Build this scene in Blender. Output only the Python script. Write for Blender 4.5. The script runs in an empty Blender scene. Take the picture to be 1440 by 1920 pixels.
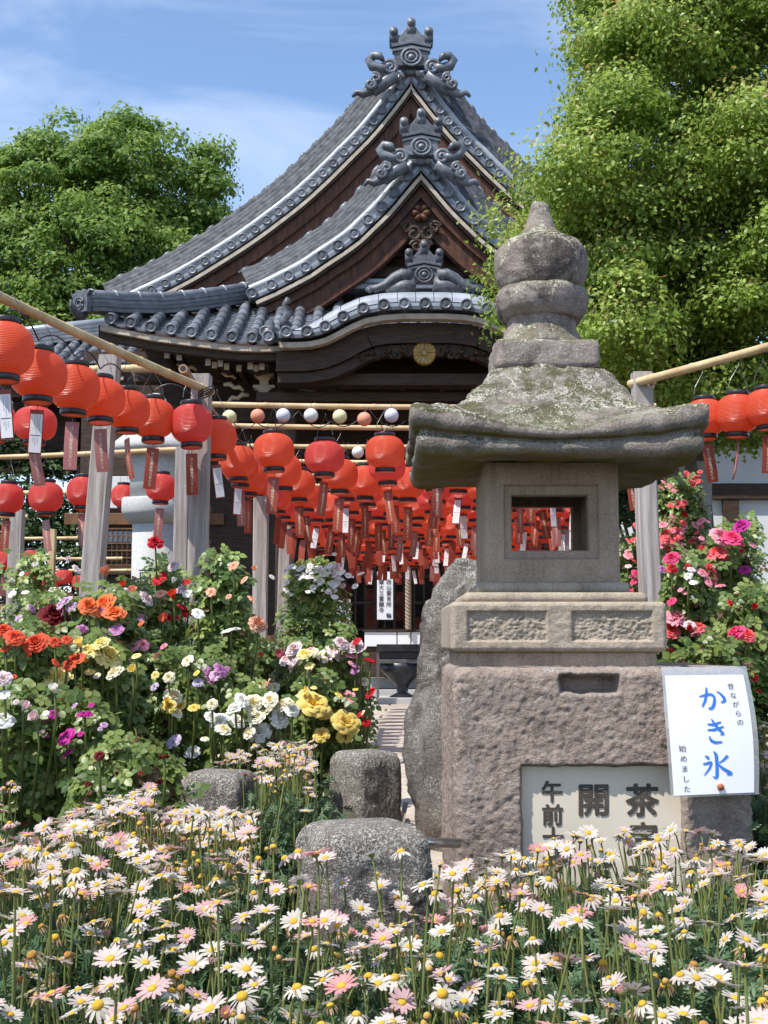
import bpy, bmesh, math, random
import numpy as np
from mathutils import Vector, Matrix, Euler
random.seed(7); RNG = np.random.default_rng(11)
SC = bpy.context.scene
COL = SC.collection
# ------------------------------------------------------------------ camera
CAM_H, FPX, HOR = 0.75, 2400.0, 1205.0
PITCH = math.atan((HOR - 960.0) / FPX)
cam_d = bpy.data.cameras.new('camera'); cam = bpy.data.objects.new('camera', cam_d); COL.objects.link(cam)
cam.location = (0, 0, CAM_H); cam.rotation_euler = (math.pi / 2 + PITCH, 0, 0)
cam_d.sensor_fit = 'VERTICAL'; cam_d.sensor_height = 36; cam_d.lens = 36 * FPX / 1920
cam_d.clip_start = 0.05; cam_d.clip_end = 2000
SC.camera = cam
# ------------------------------------------------------------------ world, sun, exposure
SUN = Vector((-0.47, -0.40, 1.0)).normalized()
world = bpy.data.worlds.new('World'); SC.world = world; world.use_nodes = True
wn, wl = world.node_tree.nodes, world.node_tree.links
wn.clear()
wo = wn.new('ShaderNodeOutputWorld'); bg = wn.new('ShaderNodeBackground'); sky = wn.new('ShaderNodeTexSky')
sky.sky_type = 'NISHITA'; sky.sun_disc = False
sky.sun_elevation = math.asin(SUN.z); sky.sun_rotation = math.atan2(SUN.x, SUN.y)
sky.altitude = 100; sky.air_density = 1.0; sky.dust_density = 0.4; sky.ozone_density = 3.0
tc = wn.new('ShaderNodeTexCoord'); mp = wn.new('ShaderNodeMapping'); mp.inputs['Scale'].default_value = (1.6, 1.2, 4.2)
mp.inputs['Rotation'].default_value = (0.2, 0.55, 0.3)
nz = wn.new('ShaderNodeTexNoise'); nz.inputs['Scale'].default_value = 1.7; nz.inputs['Detail'].default_value = 9
nz.inputs['Roughness'].default_value = 0.55; nz.inputs['Distortion'].default_value = 0.6
mr = wn.new('ShaderNodeMapRange'); mr.inputs[1].default_value = 0.40; mr.inputs[2].default_value = 0.76
mr.inputs[3].default_value = 0.0; mr.inputs[4].default_value = 0.6
mx = wn.new('ShaderNodeMix'); mx.data_type = 'RGBA'; mx.inputs[7].default_value = (5.6, 6.0, 7.0, 1)
wl.new(tc.outputs['Generated'], mp.inputs['Vector']); wl.new(mp.outputs[0], nz.inputs['Vector'])
wl.new(nz.outputs['Fac'], mr.inputs[0]); wl.new(mr.outputs[0], mx.inputs[0])
wl.new(sky.outputs[0], mx.inputs[6]); wl.new(mx.outputs[2], bg.inputs['Color'])
bg.inputs['Strength'].default_value = 0.130
wl.new(bg.outputs[0], wo.inputs[0])
sun_d = bpy.data.lights.new('sun', 'SUN'); sun = bpy.data.objects.new('sun', sun_d); COL.objects.link(sun)
sun_d.energy = 3.6; sun_d.angle = math.radians(0.53); sun_d.color = (1.0, 0.95, 0.87)
sun.rotation_euler = SUN.to_track_quat('Z', 'Y').to_euler(); sun.location = (-8, -6, 20)
SC.view_settings.view_transform = 'Standard'; SC.view_settings.look = 'None'
SC.view_settings.exposure = 0.84; SC.view_settings.gamma = 1.0
SC.view_settings.use_curve_mapping = False
SC.render.engine = 'CYCLES'
SC.cycles.use_denoising = True; SC.cycles.max_bounces = 8; SC.cycles.transparent_max_bounces = 12
SC.cycles.diffuse_bounces = 6; SC.cycles.sample_clamp_indirect = 8

# ------------------------------------------------------------------ helpers
def W(px, py, d):
    """the world point at forward distance d that the photograph shows at pixel px, py"""
    u, v = (px - 720.0) / FPX, (960.0 - py) / FPX
    c, s = math.cos(PITCH), math.sin(PITCH)
    k = d / (c - v * s)
    return Vector((u * k, d, CAM_H + (s + v * c) * k))

def fade(t): return t * t * (3 - 2 * t)
def vnoise(p, seed=0):
    p = np.asarray(p, dtype=np.float64); i = np.floor(p).astype(np.int64); f = fade(p - i)
    def h(a, b, c):
        n = (a * 374761393 + b * 668265263 + c * 1440662683 + seed * 974711) & 0x7fffffff
        n = ((n ^ (n >> 13)) * 1274126177) & 0x7fffffff
        return ((n ^ (n >> 16)) & 0xffff) / 65535.0
    x, y, z = i[..., 0], i[..., 1], i[..., 2]; r = 0
    for a in (0, 1):
        wx = f[..., 0] if a else 1 - f[..., 0]
        for b in (0, 1):
            wy = f[..., 1] if b else 1 - f[..., 1]
            for c in (0, 1):
                wz = f[..., 2] if c else 1 - f[..., 2]
                r = r + h(x + a, y + b, z + c) * wx * wy * wz
    return r * 2 - 1
def fbm(p, octs=3, seed=0):
    p = np.asarray(p, dtype=np.float64); r, a = 0, 1.0
    for o in range(octs):
        r = r + vnoise(p, seed + o * 17) * a; p = p * 2.03; a *= 0.5
    return r

def tag(o, label=None, cat=None, group=None, kind=None):
    if label: o['label'] = label
    if cat: o['category'] = cat
    if group: o['group'] = group
    if kind: o['kind'] = kind
    return o
def empty(name, loc, label=None, cat=None, group=None, rz=0):
    o = bpy.data.objects.new(name, None); COL.objects.link(o); o.location = loc; o.rotation_euler = (0, 0, rz)
    o.empty_display_size = 0.1
    return tag(o, label, cat, group)
def place(name, mesh, parent=None, loc=(0, 0, 0), rot=None, mat=None, scale=None):
    o = bpy.data.objects.new(name, mesh); COL.objects.link(o); o.parent = parent; o.location = loc
    if rot is not None: o.rotation_euler = rot
    if scale is not None: o.scale = (scale,) * 3 if isinstance(scale, (int, float)) else scale
    if mat is not None:
        o.material_slots[0].link = 'OBJECT'; o.material_slots[0].material = mat
    return o
def worldloc(o):
    l = Vector(o.location); p = o.parent
    while p is not None: l = l + Vector(p.location); p = p.parent
    return l
def np_mesh(name, verts, faces=None, loops=None, starts=None, totals=None, mat=None, smooth=True, tone=None):
    m = bpy.data.meshes.new(name)
    verts = np.asarray(verts, dtype=np.float32)
    if faces is not None:
        totals = np.array([len(f) for f in faces], dtype=np.int32)
        loops = np.concatenate([np.asarray(f, dtype=np.int32) for f in faces]) if len(faces) else np.zeros(0, np.int32)
        starts = np.concatenate([[0], np.cumsum(totals)[:-1]]).astype(np.int32)
    m.vertices.add(len(verts)); m.vertices.foreach_set('co', verts.ravel())
    m.loops.add(len(loops)); m.loops.foreach_set('vertex_index', np.asarray(loops, dtype=np.int32))
    m.polygons.add(len(starts)); m.polygons.foreach_set('loop_start', np.asarray(starts, dtype=np.int32))
    m.polygons.foreach_set('loop_total', np.asarray(totals, dtype=np.int32))
    if smooth: m.polygons.foreach_set('use_smooth', np.ones(len(starts), dtype=bool))
    if tone is not None:
        a = m.attributes.new('tone', 'FLOAT', 'POINT'); a.data.foreach_set('value', np.asarray(tone, dtype=np.float32))
    m.update(calc_edges=True); m.validate()
    if mat is not None: m.materials.append(mat)
    return m
def inst_arrays(tv, tf, mats, offs, tones=None):
    """many copies of a small template joined: tv (n,3), tf faces, mats (N,3,3), offs (N,3)"""
    tv = np.asarray(tv, dtype=np.float64); N, n = len(offs), len(tv)
    V = np.einsum('kij,nj->kni', mats, tv) + offs[:, None, :]
    tot = np.array([len(f) for f in tf], dtype=np.int32); lp = np.concatenate([np.asarray(f, np.int32) for f in tf])
    loops = (lp[None, :] + (np.arange(N, dtype=np.int32) * n)[:, None]).ravel()
    totals = np.tile(tot, N); starts = np.concatenate([[0], np.cumsum(totals)[:-1]]).astype(np.int32)
    r = None if tones is None else np.repeat(tones, n)
    return V.reshape(-1, 3), loops, starts, totals, r
def frames(normals, rng, roll=None):
    """rotation matrices whose z axis follows the normals, random roll"""
    n = normals / (np.linalg.norm(normals, axis=1, keepdims=True) + 1e-9)
    a = np.where(np.abs(n[:, 2:3]) < 0.9, np.array([[0, 0, 1.0]]), np.array([[1.0, 0, 0]]))
    x = np.cross(a, n); x /= np.linalg.norm(x, axis=1, keepdims=True); y = np.cross(n, x)
    th = rng.uniform(0, 2 * np.pi, len(n)) if roll is None else roll
    c, s = np.cos(th)[:, None], np.sin(th)[:, None]
    X = x * c + y * s; Y = -x * s + y * c
    return np.stack([X, Y, n], axis=2)

class MB:
    def __init__(s): s.v = []; s.f = []
    def add(s, verts, faces):
        o = len(s.v); s.v += [tuple(v) for v in verts]; s.f += [tuple(i + o for i in f) for f in faces]; return s
    def box(s, x0, x1, y0, y1, z0, z1):
        return s.add([(x0, y0, z0), (x1, y0, z0), (x1, y1, z0), (x0, y1, z0), (x0, y0, z1), (x1, y0, z1), (x1, y1, z1), (x0, y1, z1)],
                     [(3, 2, 1, 0), (4, 5, 6, 7), (0, 1, 5, 4), (1, 2, 6, 5), (2, 3, 7, 6), (3, 0, 4, 7)])
    def tube(s, pts, r, seg=8, caps=True):
        pts = [Vector(p) for p in pts]; n = len(pts)
        rs = [r] * n if isinstance(r, (int, float)) else list(r)
        t0 = (pts[1] - pts[0]).normalized()
        a = Vector((0, 0, 1)) if abs(t0.z) < 0.9 else Vector((1, 0, 0))
        u = t0.cross(a).normalized(); vs = []
        for i, p in enumerate(pts):
            t = (pts[min(i + 1, n - 1)] - pts[max(i - 1, 0)]).normalized()
            u = (u - t * u.dot(t)).normalized(); w = t.cross(u)
            for k in range(seg):
                an = 2 * math.pi * k / seg
                vs.append(p + (u * math.cos(an) + w * math.sin(an)) * rs[i])
        fs = [(i * seg + k, i * seg + (k + 1) % seg, (i + 1) * seg + (k + 1) % seg, (i + 1) * seg + k) for i in range(n - 1) for k in range(seg)]
        if caps: fs += [tuple(range(seg))[::-1], tuple((n - 1) * seg + k for k in range(seg))]
        return s.add(vs, fs)
    def lathe(s, prof, seg=24, c=(0, 0, 0), axis='z', caps=True):
        vs = []
        for r, h in prof:
            for k in range(seg):
                a = 2 * math.pi * k / seg; x, y = r * math.cos(a), r * math.sin(a)
                vs.append((c[0] + x, c[1] + y, c[2] + h) if axis == 'z' else (c[0] + x, c[1] + h, c[2] + y))
        n = len(prof)
        fs = [(i * seg + k, i * seg + (k + 1) % seg, (i + 1) * seg + (k + 1) % seg, (i + 1) * seg + k) for i in range(n - 1) for k in range(seg)]
        if caps: fs += [tuple(range(seg))[::-1], tuple((n - 1) * seg + k for k in range(seg))]
        return s.add(vs, fs)
    def prism(s, pts, y0, y1):
        n = len(pts)
        vs = [(x, y0, z) for x, z in pts] + [(x, y1, z) for x, z in pts]
        return s.add(vs, [tuple(range(n)), tuple(range(2 * n - 1, n - 1, -1))] + [(i, i + n, (i + 1) % n + n, (i + 1) % n) for i in range(n)])
    def strip(s, A, B):
        """quad strip between two equally long point lists"""
        n = len(A)
        return s.add(list(A) + list(B), [(i, i + 1, n + i + 1, n + i) for i in range(n - 1)])
    def band(s, A, B, C, D):
        """bar of four edges along a path (closed section A B C D), ends capped"""
        n = len(A); vs = list(A) + list(B) + list(C) + list(D); fs = []
        for i in range(n - 1):
            for a in range(4):
                b = (a + 1) % 4
                fs.append((a * n + i, a * n + i + 1, b * n + i + 1, b * n + i))
        fs += [(0, n, 2 * n, 3 * n), (n - 1, 4 * n - 1, 3 * n - 1, 2 * n - 1)]
        return s.add(vs, fs)
    def mesh(s, name, mat=None, smooth=False, bevel=0, off=None, fix=True):
        m = bpy.data.meshes.new(name)
        v = s.v if off is None else [(a[0] - off[0], a[1] - off[1], a[2] - off[2]) for a in s.v]
        m.from_pydata(v, [], s.f)
        if fix or bevel:
            bm = bmesh.new(); bm.from_mesh(m); bmesh.ops.recalc_face_normals(bm, faces=bm.faces)
            if bevel: bmesh.ops.bevel(bm, geom=list(bm.edges), offset=bevel, segments=2, affect='EDGES', clamp_overlap=True, profile=0.6)
            bm.to_mesh(m); bm.free()
        if smooth: m.polygons.foreach_set('use_smooth', np.ones(len(m.polygons), dtype=bool))
        if mat is not None: m.materials.append(mat)
        return m
    def build(s, name, mat, parent=None, smooth=False, bevel=0, kind=None):
        off = worldloc(parent) if parent is not None else None
        o = bpy.data.objects.new(name, s.mesh(name, mat, smooth, bevel, off)); COL.objects.link(o); o.parent = parent
        if kind: o['kind'] = kind
        return o
def smooth_angle(o, deg=35):
    m = o.data
    m.polygons.foreach_set('use_smooth', np.ones(len(m.polygons), dtype=bool))
    try: m.set_sharp_from_angle(angle=math.radians(deg))
    except Exception: pass
    return o

# ------------------------------------------------------------------ materials
def nodes_of(name):
    m = bpy.data.materials.new(name); m.use_nodes = True; n = m.node_tree.nodes; l = m.node_tree.links
    n.clear(); out = n.new('ShaderNodeOutputMaterial'); b = n.new('ShaderNodeBsdfPrincipled'); l.new(b.outputs[0], out.inputs[0])
    return m, n, l, out, b
def coords(n, l, stretch=(1, 1, 1), kind='Object'):
    t = n.new('ShaderNodeTexCoord'); q = n.new('ShaderNodeMapping'); q.inputs['Scale'].default_value = stretch
    l.new(t.outputs[kind], q.inputs[0]); return q.outputs[0]
def noise(n, l, vec, scale, detail=6, rough=0.6, dist=0.0):
    t = n.new('ShaderNodeTexNoise'); t.inputs['Scale'].default_value = scale; t.inputs['Detail'].default_value = detail
    t.inputs['Roughness'].default_value = rough; t.inputs['Distortion'].default_value = dist
    if vec is not None: l.new(vec, t.inputs['Vector'])
    return t.outputs['Fac']
def rng_map(n, l, val, a, b, c=0.0, d=1.0):
    t = n.new('ShaderNodeMapRange'); t.clamp = True
    for i, x in enumerate((a, b, c, d)): t.inputs[i + 1].default_value = x
    l.new(val, t.inputs[0]); return t.outputs[0]
def mixc(n, l, fac, a, b):
    t = n.new('ShaderNodeMix'); t.data_type = 'RGBA'
    for sock, x in ((t.inputs[6], a), (t.inputs[7], b)):
        if isinstance(x, (tuple, list)): sock.default_value = (*x[:3], 1)
        else: l.new(x, sock)
    if isinstance(fac, (int, float)): t.inputs[0].default_value = fac
    else: l.new(fac, t.inputs[0])
    return t.outputs[2]
def math_n(n, l, op, a, b=0.0):
    t = n.new('ShaderNodeMath'); t.operation = op
    for i, x in enumerate((a, b)):
        if isinstance(x, (int, float)): t.inputs[i].default_value = x
        else: l.new(x, t.inputs[i])
    return t.outputs[0]
def bump_n(n, l, h, strength, dist, prev=None):
    t = n.new('ShaderNodeBump'); t.inputs['Strength'].default_value = strength; t.inputs['Distance'].default_value = dist
    l.new(h, t.inputs['Height'])
    if prev is not None: l.new(prev, t.inputs['Normal'])
    return t.outputs[0]
def val_by_random(n, l, col, lo, hi):
    oi = n.new('ShaderNodeObjectInfo'); h = n.new('ShaderNodeHueSaturation')
    l.new(rng_map(n, l, oi.outputs['Random'], 0, 1, lo, hi), h.inputs['Value']); l.new(col, h.inputs['Color']); return h.outputs[0]
def M(name, c1, c2=None, scale=6.0, rough=0.7, bump=0.0, bscale=40.0, bdist=0.004, tone=None, stretch=(1, 1, 1), spec=0.3, lo=0.35, hi=0.65, trans=0.0, tcol=None, metal=0.0):
    m, n, l, out, b = nodes_of(name); vec = coords(n, l, stretch)
    col = mixc(n, l, rng_map(n, l, noise(n, l, vec, scale), lo, hi), c1, c2 if c2 else c1)
    if tone: col = val_by_random(n, l, col, *tone)
    l.new(col, b.inputs['Base Color']); b.inputs['Roughness'].default_value = rough
    b.inputs['Specular IOR Level'].default_value = spec; b.inputs['Metallic'].default_value = metal
    if bump: l.new(bump_n(n, l, noise(n, l, vec, bscale, 5, 0.65), bump, bdist), b.inputs['Normal'])
    if trans:
        t = n.new('ShaderNodeBsdfTranslucent'); ms = n.new('ShaderNodeMixShader'); ms.inputs[0].default_value = trans
        if tcol: t.inputs[0].default_value = (*tcol, 1)
        else: l.new(col, t.inputs[0])
        l.new(b.outputs[0], ms.inputs[1]); l.new(t.outputs[0], ms.inputs[2]); l.new(ms.outputs[0], out.inputs[0])
    return m
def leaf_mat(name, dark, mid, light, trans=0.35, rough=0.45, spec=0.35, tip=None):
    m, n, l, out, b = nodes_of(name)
    a = n.new('ShaderNodeAttribute'); a.attribute_name = 'tone'  # per-leaf tone; foliage paints top leaves as if lit, low ones as if shaded
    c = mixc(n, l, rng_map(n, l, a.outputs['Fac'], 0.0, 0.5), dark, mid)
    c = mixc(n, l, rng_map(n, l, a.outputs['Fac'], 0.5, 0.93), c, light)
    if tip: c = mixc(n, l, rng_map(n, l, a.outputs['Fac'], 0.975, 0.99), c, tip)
    l.new(c, b.inputs['Base Color']); b.inputs['Roughness'].default_value = rough; b.inputs['Specular IOR Level'].default_value = spec
    t = n.new('ShaderNodeBsdfTranslucent'); l.new(c, t.inputs[0]); ms = n.new('ShaderNodeMixShader'); ms.inputs[0].default_value = trans
    l.new(b.outputs[0], ms.inputs[1]); l.new(t.outputs[0], ms.inputs[2]); l.new(ms.outputs[0], out.inputs[0])
    return m
def stone_mat(name, base, base2, lichen, moss, lich_amt=0.5, moss_amt=0.5, under=None, bump=0.6, fine=120.0, white=0.0, stain=0.0, thr=0.60):
    m, n, l, out, b = nodes_of(name); vec = coords(n, l)
    col = mixc(n, l, rng_map(n, l, noise(n, l, vec, 9, 6), 0.35, 0.65), base, base2)
    speck = noise(n, l, vec, 220, 3, 0.7)
    col = mixc(n, l, rng_map(n, l, speck, 0.4, 0.75, 0, 0.55), col, tuple(x * 1.6 for x in base2))
    col = mixc(n, l, rng_map(n, l, speck, 0.42, 0.22, 0, 0.6), col, tuple(x * 0.45 for x in base))
    st = math_n(n, l, 'MULTIPLY', rng_map(n, l, noise(n, l, coords(n, l, (16, 16, 1.3)), 1.6, 6, 0.65), 0.50, 0.68), 0.42)     # rain streaks
    col = mixc(n, l, st, col, tuple(x * 0.5 for x in base))
    g = n.new('ShaderNodeNewGeometry'); sx = n.new('ShaderNodeSeparateXYZ'); l.new(g.outputs['Normal'], sx.inputs[0])
    up = rng_map(n, l, sx.outputs[2], -0.1, 0.75)
    hb = None
    if moss_amt:
        f = math_n(n, l, 'MULTIPLY', rng_map(n, l, math_n(n, l, 'ADD', noise(n, l, vec, 5.5, 8, 0.7, 0.6), math_n(n, l, 'MULTIPLY', up, 0.28)), 0.66, 0.76), moss_amt)
        mcol = mixc(n, l, rng_map(n, l, noise(n, l, vec, 70, 4), 0.35, 0.65), moss, tuple(x * 0.55 for x in moss))
        col = mixc(n, l, f, col, mcol); hb = f
    if stain:
        f = math_n(n, l, 'MULTIPLY', rng_map(n, l, noise(n, l, vec, 4.3, 7, 0.7, 0.9), 0.52, 0.60), stain)
        col = mixc(n, l, f, col, tuple(x * 0.38 for x in base))
    if lich_amt:
        big = noise(n, l, vec, 7.0, 7, 0.72, 1.2)
        f = rng_map(n, l, math_n(n, l, 'ADD', big, math_n(n, l, 'MULTIPLY', up, 0.12)), thr, thr + 0.07)
        grain = noise(n, l, vec, 210, 2, 0.6); grain2 = noise(n, l, vec, 95, 3, 0.7)
        gr = math_n(n, l, 'MAXIMUM', rng_map(n, l, grain, 0.50, 0.56), rng_map(n, l, grain2, 0.54, 0.60))
        f2 = math_n(n, l, 'MULTIPLY', math_n(n, l, 'MULTIPLY', f, gr), lich_amt)
        f3 = math_n(n, l, 'MULTIPLY', rng_map(n, l, grain2, 0.60, 0.66), lich_amt * 0.6)      # lone flecks outside the patches
        col = mixc(n, l, math_n(n, l, 'MAXIMUM', f2, f3), col, mixc(n, l, rng_map(n, l, noise(n, l, vec, 30, 3), 0.4, 0.6), lichen, tuple(min(0.7, x * 1.45) for x in lichen)))
        hb = f2
        if white:   # crusty pale rims of the lichen patches
            e = noise(n, l, vec, 5.0, 6, 0.6, 1.2)
            band = rng_map(n, l, math_n(n, l, 'ABSOLUTE', math_n(n, l, 'SUBTRACT', e, 0.56)), 0.022, 0.010)
            band = math_n(n, l, 'MULTIPLY', band, math_n(n, l, 'MULTIPLY', rng_map(n, l, grain, 0.42, 0.5), math_n(n, l, 'MULTIPLY', up, white)))
            col = mixc(n, l, band, col, (0.55, 0.53, 0.47))
    if under:
        dn = rng_map(n, l, sx.outputs[2], -0.35, -0.85)
        dn = math_n(n, l, 'MULTIPLY', dn, rng_map(n, l, noise(n, l, coords(n, l, (1, 1, 5)), 7, 6), 0.3, 0.62))
        col = mixc(n, l, dn, col, under)
    l.new(col, b.inputs['Base Color']); b.inputs['Roughness'].default_value = 1.0; b.inputs['Specular IOR Level'].default_value = 0.05
    nb = bump_n(n, l, noise(n, l, vec, fine, 4, 0.7), bump, 0.004)
    nb = bump_n(n, l, noise(n, l, vec, fine / 4, 6, 0.7), bump * 0.8, 0.012, nb)
    if hb is not None: nb = bump_n(n, l, hb, 0.8, 0.004, nb)
    l.new(nb, b.inputs['Normal'])
    return m

MAT = {}
MAT['lantern_stone'] = stone_mat('weathered mauve stone', (0.17, 0.145, 0.125), (0.27, 0.235, 0.205), (0.33, 0.325, 0.25), (0.105, 0.10, 0.05), 0.9, 0.9, under=(0.17, 0.145, 0.05), white=0.9, stain=0.5, thr=0.575)
MAT['finial_stone'] = stone_mat('weathered finial stone', (0.18, 0.145, 0.13), (0.30, 0.255, 0.235), (0.40, 0.39, 0.30), (0.16, 0.15, 0.075), 0.95, 0.6, stain=0.8, thr=0.56)
MAT['firebox_stone'] = stone_mat('brown grained stone', (0.25, 0.19, 0.145), (0.36, 0.28, 0.22), (0.3, 0.3, 0.25), (0.2, 0.2, 0.1), 0.0, 0.0, bump=0.35, fine=190)
MAT['platform_stone'] = stone_mat('dressed tan stone', (0.27, 0.225, 0.175), (0.37, 0.315, 0.25), (0.3, 0.3, 0.25), (0.2, 0.2, 0.1), 0.0, 0.0, bump=0.4, fine=170)
MAT['sign_stone'] = stone_mat('rough pinkish stone', (0.245, 0.192, 0.16), (0.345, 0.28, 0.237), (0.55, 0.54, 0.52), (0.2, 0.19, 0.1), 0.4, 0.0, bump=0.8, fine=130, stain=0.3)
MAT['post_stone'] = stone_mat('flecked granite', (0.095, 0.08, 0.07), (0.20, 0.175, 0.15), (0.36, 0.345, 0.315), (0.2, 0.19, 0.1), 0.85, 0.0, bump=0.7, fine=150, stain=0.5, thr=0.44)
MAT['boulder'] = stone_mat('dark rugged boulder stone', (0.10, 0.085, 0.075), (0.21, 0.185, 0.165), (0.36, 0.36, 0.33), (0.2, 0.19, 0.1), 0.8, 0.0, bump=1.0, fine=90, stain=0.6, thr=0.54)
MAT['grey_stone'] = M('pale dressed granite', (0.36, 0.36, 0.35), (0.46, 0.46, 0.45), 60, 0.9, 0.3, 150)
MAT['tile'] = M('silvery clay tile', (0.085, 0.095, 0.112), (0.17, 0.185, 0.21), 9, 0.42, 0.25, 60, tone=(0.55, 1.25), spec=0.55)
MAT['tile_margin'] = M('weathered margin tile', (0.028, 0.031, 0.037), (0.10, 0.11, 0.125), 7, 0.65, 0.5, 50, spec=0.25, stretch=(1, 1, 1))
MAT['tile_dark'] = M('dark clay ornament', (0.045, 0.05, 0.06), (0.13, 0.14, 0.16), 16, 0.5, 0.6, 40, spec=0.5)
MAT['tile_light'] = M('bright smoked tile', (0.24, 0.265, 0.30), (0.34, 0.365, 0.40), 5, 0.33, 0.15, 60, tone=(0.8, 1.15), spec=0.8)
MAT['dark_wood'] = M('aged dark timber', (0.032, 0.020, 0.014), (0.072, 0.044, 0.030), 5, 0.6, 0.5, 30, stretch=(1, 1, 8))
MAT['red_wood'] = M('reddish gable timber', (0.042, 0.015, 0.009), (0.115, 0.045, 0.02), 3.0, 0.55, 0.4, 25, stretch=(6, 6, 1.2))
MAT['brown_wood'] = M('brown lattice timber', (0.13, 0.065, 0.03), (0.20, 0.105, 0.05), 6, 0.6, 0.3, 30)
MAT['cream'] = M('cream painted wood end', (0.42, 0.34, 0.23), (0.55, 0.47, 0.34), 6, 0.8, 0.3, 40)
MAT['white_paint'] = M('white painted wood end', (0.62, 0.62, 0.62), (0.72, 0.72, 0.71), 8, 0.8)
MAT['pale_board'] = M('pale eave board', (0.36, 0.30, 0.23), (0.52, 0.45, 0.36), 7, 0.75, 0.3, 50)
MAT['gold'] = M('old gold leaf crest', (0.32, 0.20, 0.05), (0.46, 0.30, 0.09), 14, 0.45, 0.2, 60, spec=0.6)
MAT['plaster'] = M('white wall plaster', (0.62, 0.63, 0.65), (0.70, 0.71, 0.72), 3, 0.9, 0.15, 60)
MAT['post_wood'] = M('silvered weathered post wood', (0.26, 0.225, 0.205), (0.44, 0.40, 0.38), 5.5, 0.85, 0.7, 34, stretch=(7, 7, 0.45), tone=(0.85, 1.1), bdist=0.006)
MAT['bamboo'] = M('dry bamboo', (0.46, 0.31, 0.15), (0.66, 0.50, 0.28), 5, 0.45, 0.15, 40, tone=(0.85, 1.15), spec=0.4)
MAT['bamboo_brown'] = M('brown stained bamboo', (0.20, 0.11, 0.06), (0.42, 0.27, 0.15), 6, 0.5, 0.2, 40)
MAT['black'] = M('black plastic', (0.012, 0.012, 0.016), (0.02, 0.02, 0.026), 5, 0.35, spec=0.5)
MAT['wire'] = M('dull steel wire', (0.12, 0.12, 0.12), (0.2, 0.2, 0.2), 5, 0.4, metal=0.6)
MAT['steel'] = M('brushed steel pipe', (0.5, 0.5, 0.52), (0.6, 0.6, 0.62), 5, 0.25, metal=1.0)
MAT['terracotta'] = M('terracotta', (0.30, 0.14, 0.085), (0.38, 0.20, 0.13), 7, 0.85, 0.2, 50)
MAT['earth'] = M('dark garden soil', (0.035, 0.026, 0.018), (0.075, 0.058, 0.04), 6, 0.95, 1.0, 25, bdist=0.02)
MAT['paving'] = M('pale paving stone', (0.34, 0.29, 0.24), (0.46, 0.41, 0.35), 8, 0.9, 0.4, 60, tone=(0.88, 1.08))
MAT['paper'] = M('white paper', (0.80, 0.81, 0.83), (0.84, 0.85, 0.86), 3, 0.35, spec=0.5)
MAT['blue_ink'] = M('blue ink', (0.035, 0.17, 0.62), (0.05, 0.22, 0.70), 9, 0.45)
MAT['black_ink'] = M('navy black ink', (0.02, 0.02, 0.04), (0.03, 0.03, 0.05), 9, 0.5)
MAT['sign_cream'] = M('cream enamelled board', (0.62, 0.54, 0.43), (0.68, 0.60, 0.49), 4, 0.55, 0.05, 30)
MAT['sign_ink'] = M('dark brown sign paint', (0.055, 0.045, 0.035), (0.09, 0.075, 0.06), 30, 0.6)
MAT['tag_text'] = M('pale gold print', (0.62, 0.50, 0.36), (0.66, 0.55, 0.42), 9, 0.5)
MAT['tag_red'] = M('brownish red tag card', (0.36, 0.065, 0.04), (0.44, 0.09, 0.055), 5, 0.38, spec=0.6, tone=(0.8, 1.2), trans=0.4)
MAT['tag_pink'] = M('faded mauve tag card', (0.36, 0.12, 0.12), (0.42, 0.16, 0.16), 5, 0.38, spec=0.6, trans=0.2)
MAT['tag_white'] = M('white wish paper', (0.68, 0.66, 0.70), (0.76, 0.74, 0.77), 5, 0.6)
def lantern_mat(name, c, t, rough=0.3):
    m, n, l, out, b = nodes_of(name); vec = coords(n, l)
    col = val_by_random(n, l, mixc(n, l, rng_map(n, l, noise(n, l, vec, 12), 0.3, 0.7), c, tuple(x * 0.88 for x in c)), 0.88, 1.08)
    l.new(col, b.inputs['Base Color']); b.inputs['Roughness'].default_value = rough; b.inputs['Specular IOR Level'].default_value = 0.55
    wv = n.new('ShaderNodeTexWave'); wv.wave_type = 'BANDS'; wv.bands_direction = 'Z'; wv.inputs['Scale'].default_value = 48
    l.new(vec, wv.inputs['Vector']); l.new(bump_n(n, l, wv.outputs['Fac'], 0.7, 0.005), b.inputs['Normal'])
    ts = n.new('ShaderNodeBsdfTranslucent'); ts.inputs[0].default_value = (*t, 1); ms = n.new('ShaderNodeMixShader'); ms.inputs[0].default_value = 0.5
    l.new(b.outputs[0], ms.inputs[1]); l.new(ts.outputs[0], ms.inputs[2]); l.new(ms.outputs[0], out.inputs[0])
    return m
MAT['lantern_red'] = lantern_mat('vermilion lantern skin', (0.90, 0.15, 0.075), (1.0, 0.25, 0.085))
MAT['lantern_glare_pink'] = lantern_mat('glare-tinted red lantern skin', (0.84, 0.125, 0.11), (0.98, 0.19, 0.11))  # faded red skin with sky glare mixed in as a pinker colour
MAT['grass_green'] = leaf_mat('daisy foliage', (0.028, 0.06, 0.028), (0.06, 0.12, 0.05), (0.13, 0.20, 0.09), 0.25)
MAT['stem'] = leaf_mat('daisy stem', (0.12, 0.15, 0.04), (0.19, 0.22, 0.065), (0.28, 0.29, 0.11), 0.2)
MAT['rose_leaf'] = leaf_mat('rose leaf', (0.07, 0.125, 0.03), (0.155, 0.235, 0.055), (0.30, 0.36, 0.10), 0.48, 0.38, 0.5, tip=(0.17, 0.09, 0.04))
MAT['rose_leaf_light'] = leaf_mat('young rose leaf', (0.065, 0.125, 0.03), (0.14, 0.22, 0.055), (0.28, 0.36, 0.085), 0.35, 0.4, 0.45, tip=(0.22, 0.12, 0.05))
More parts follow.
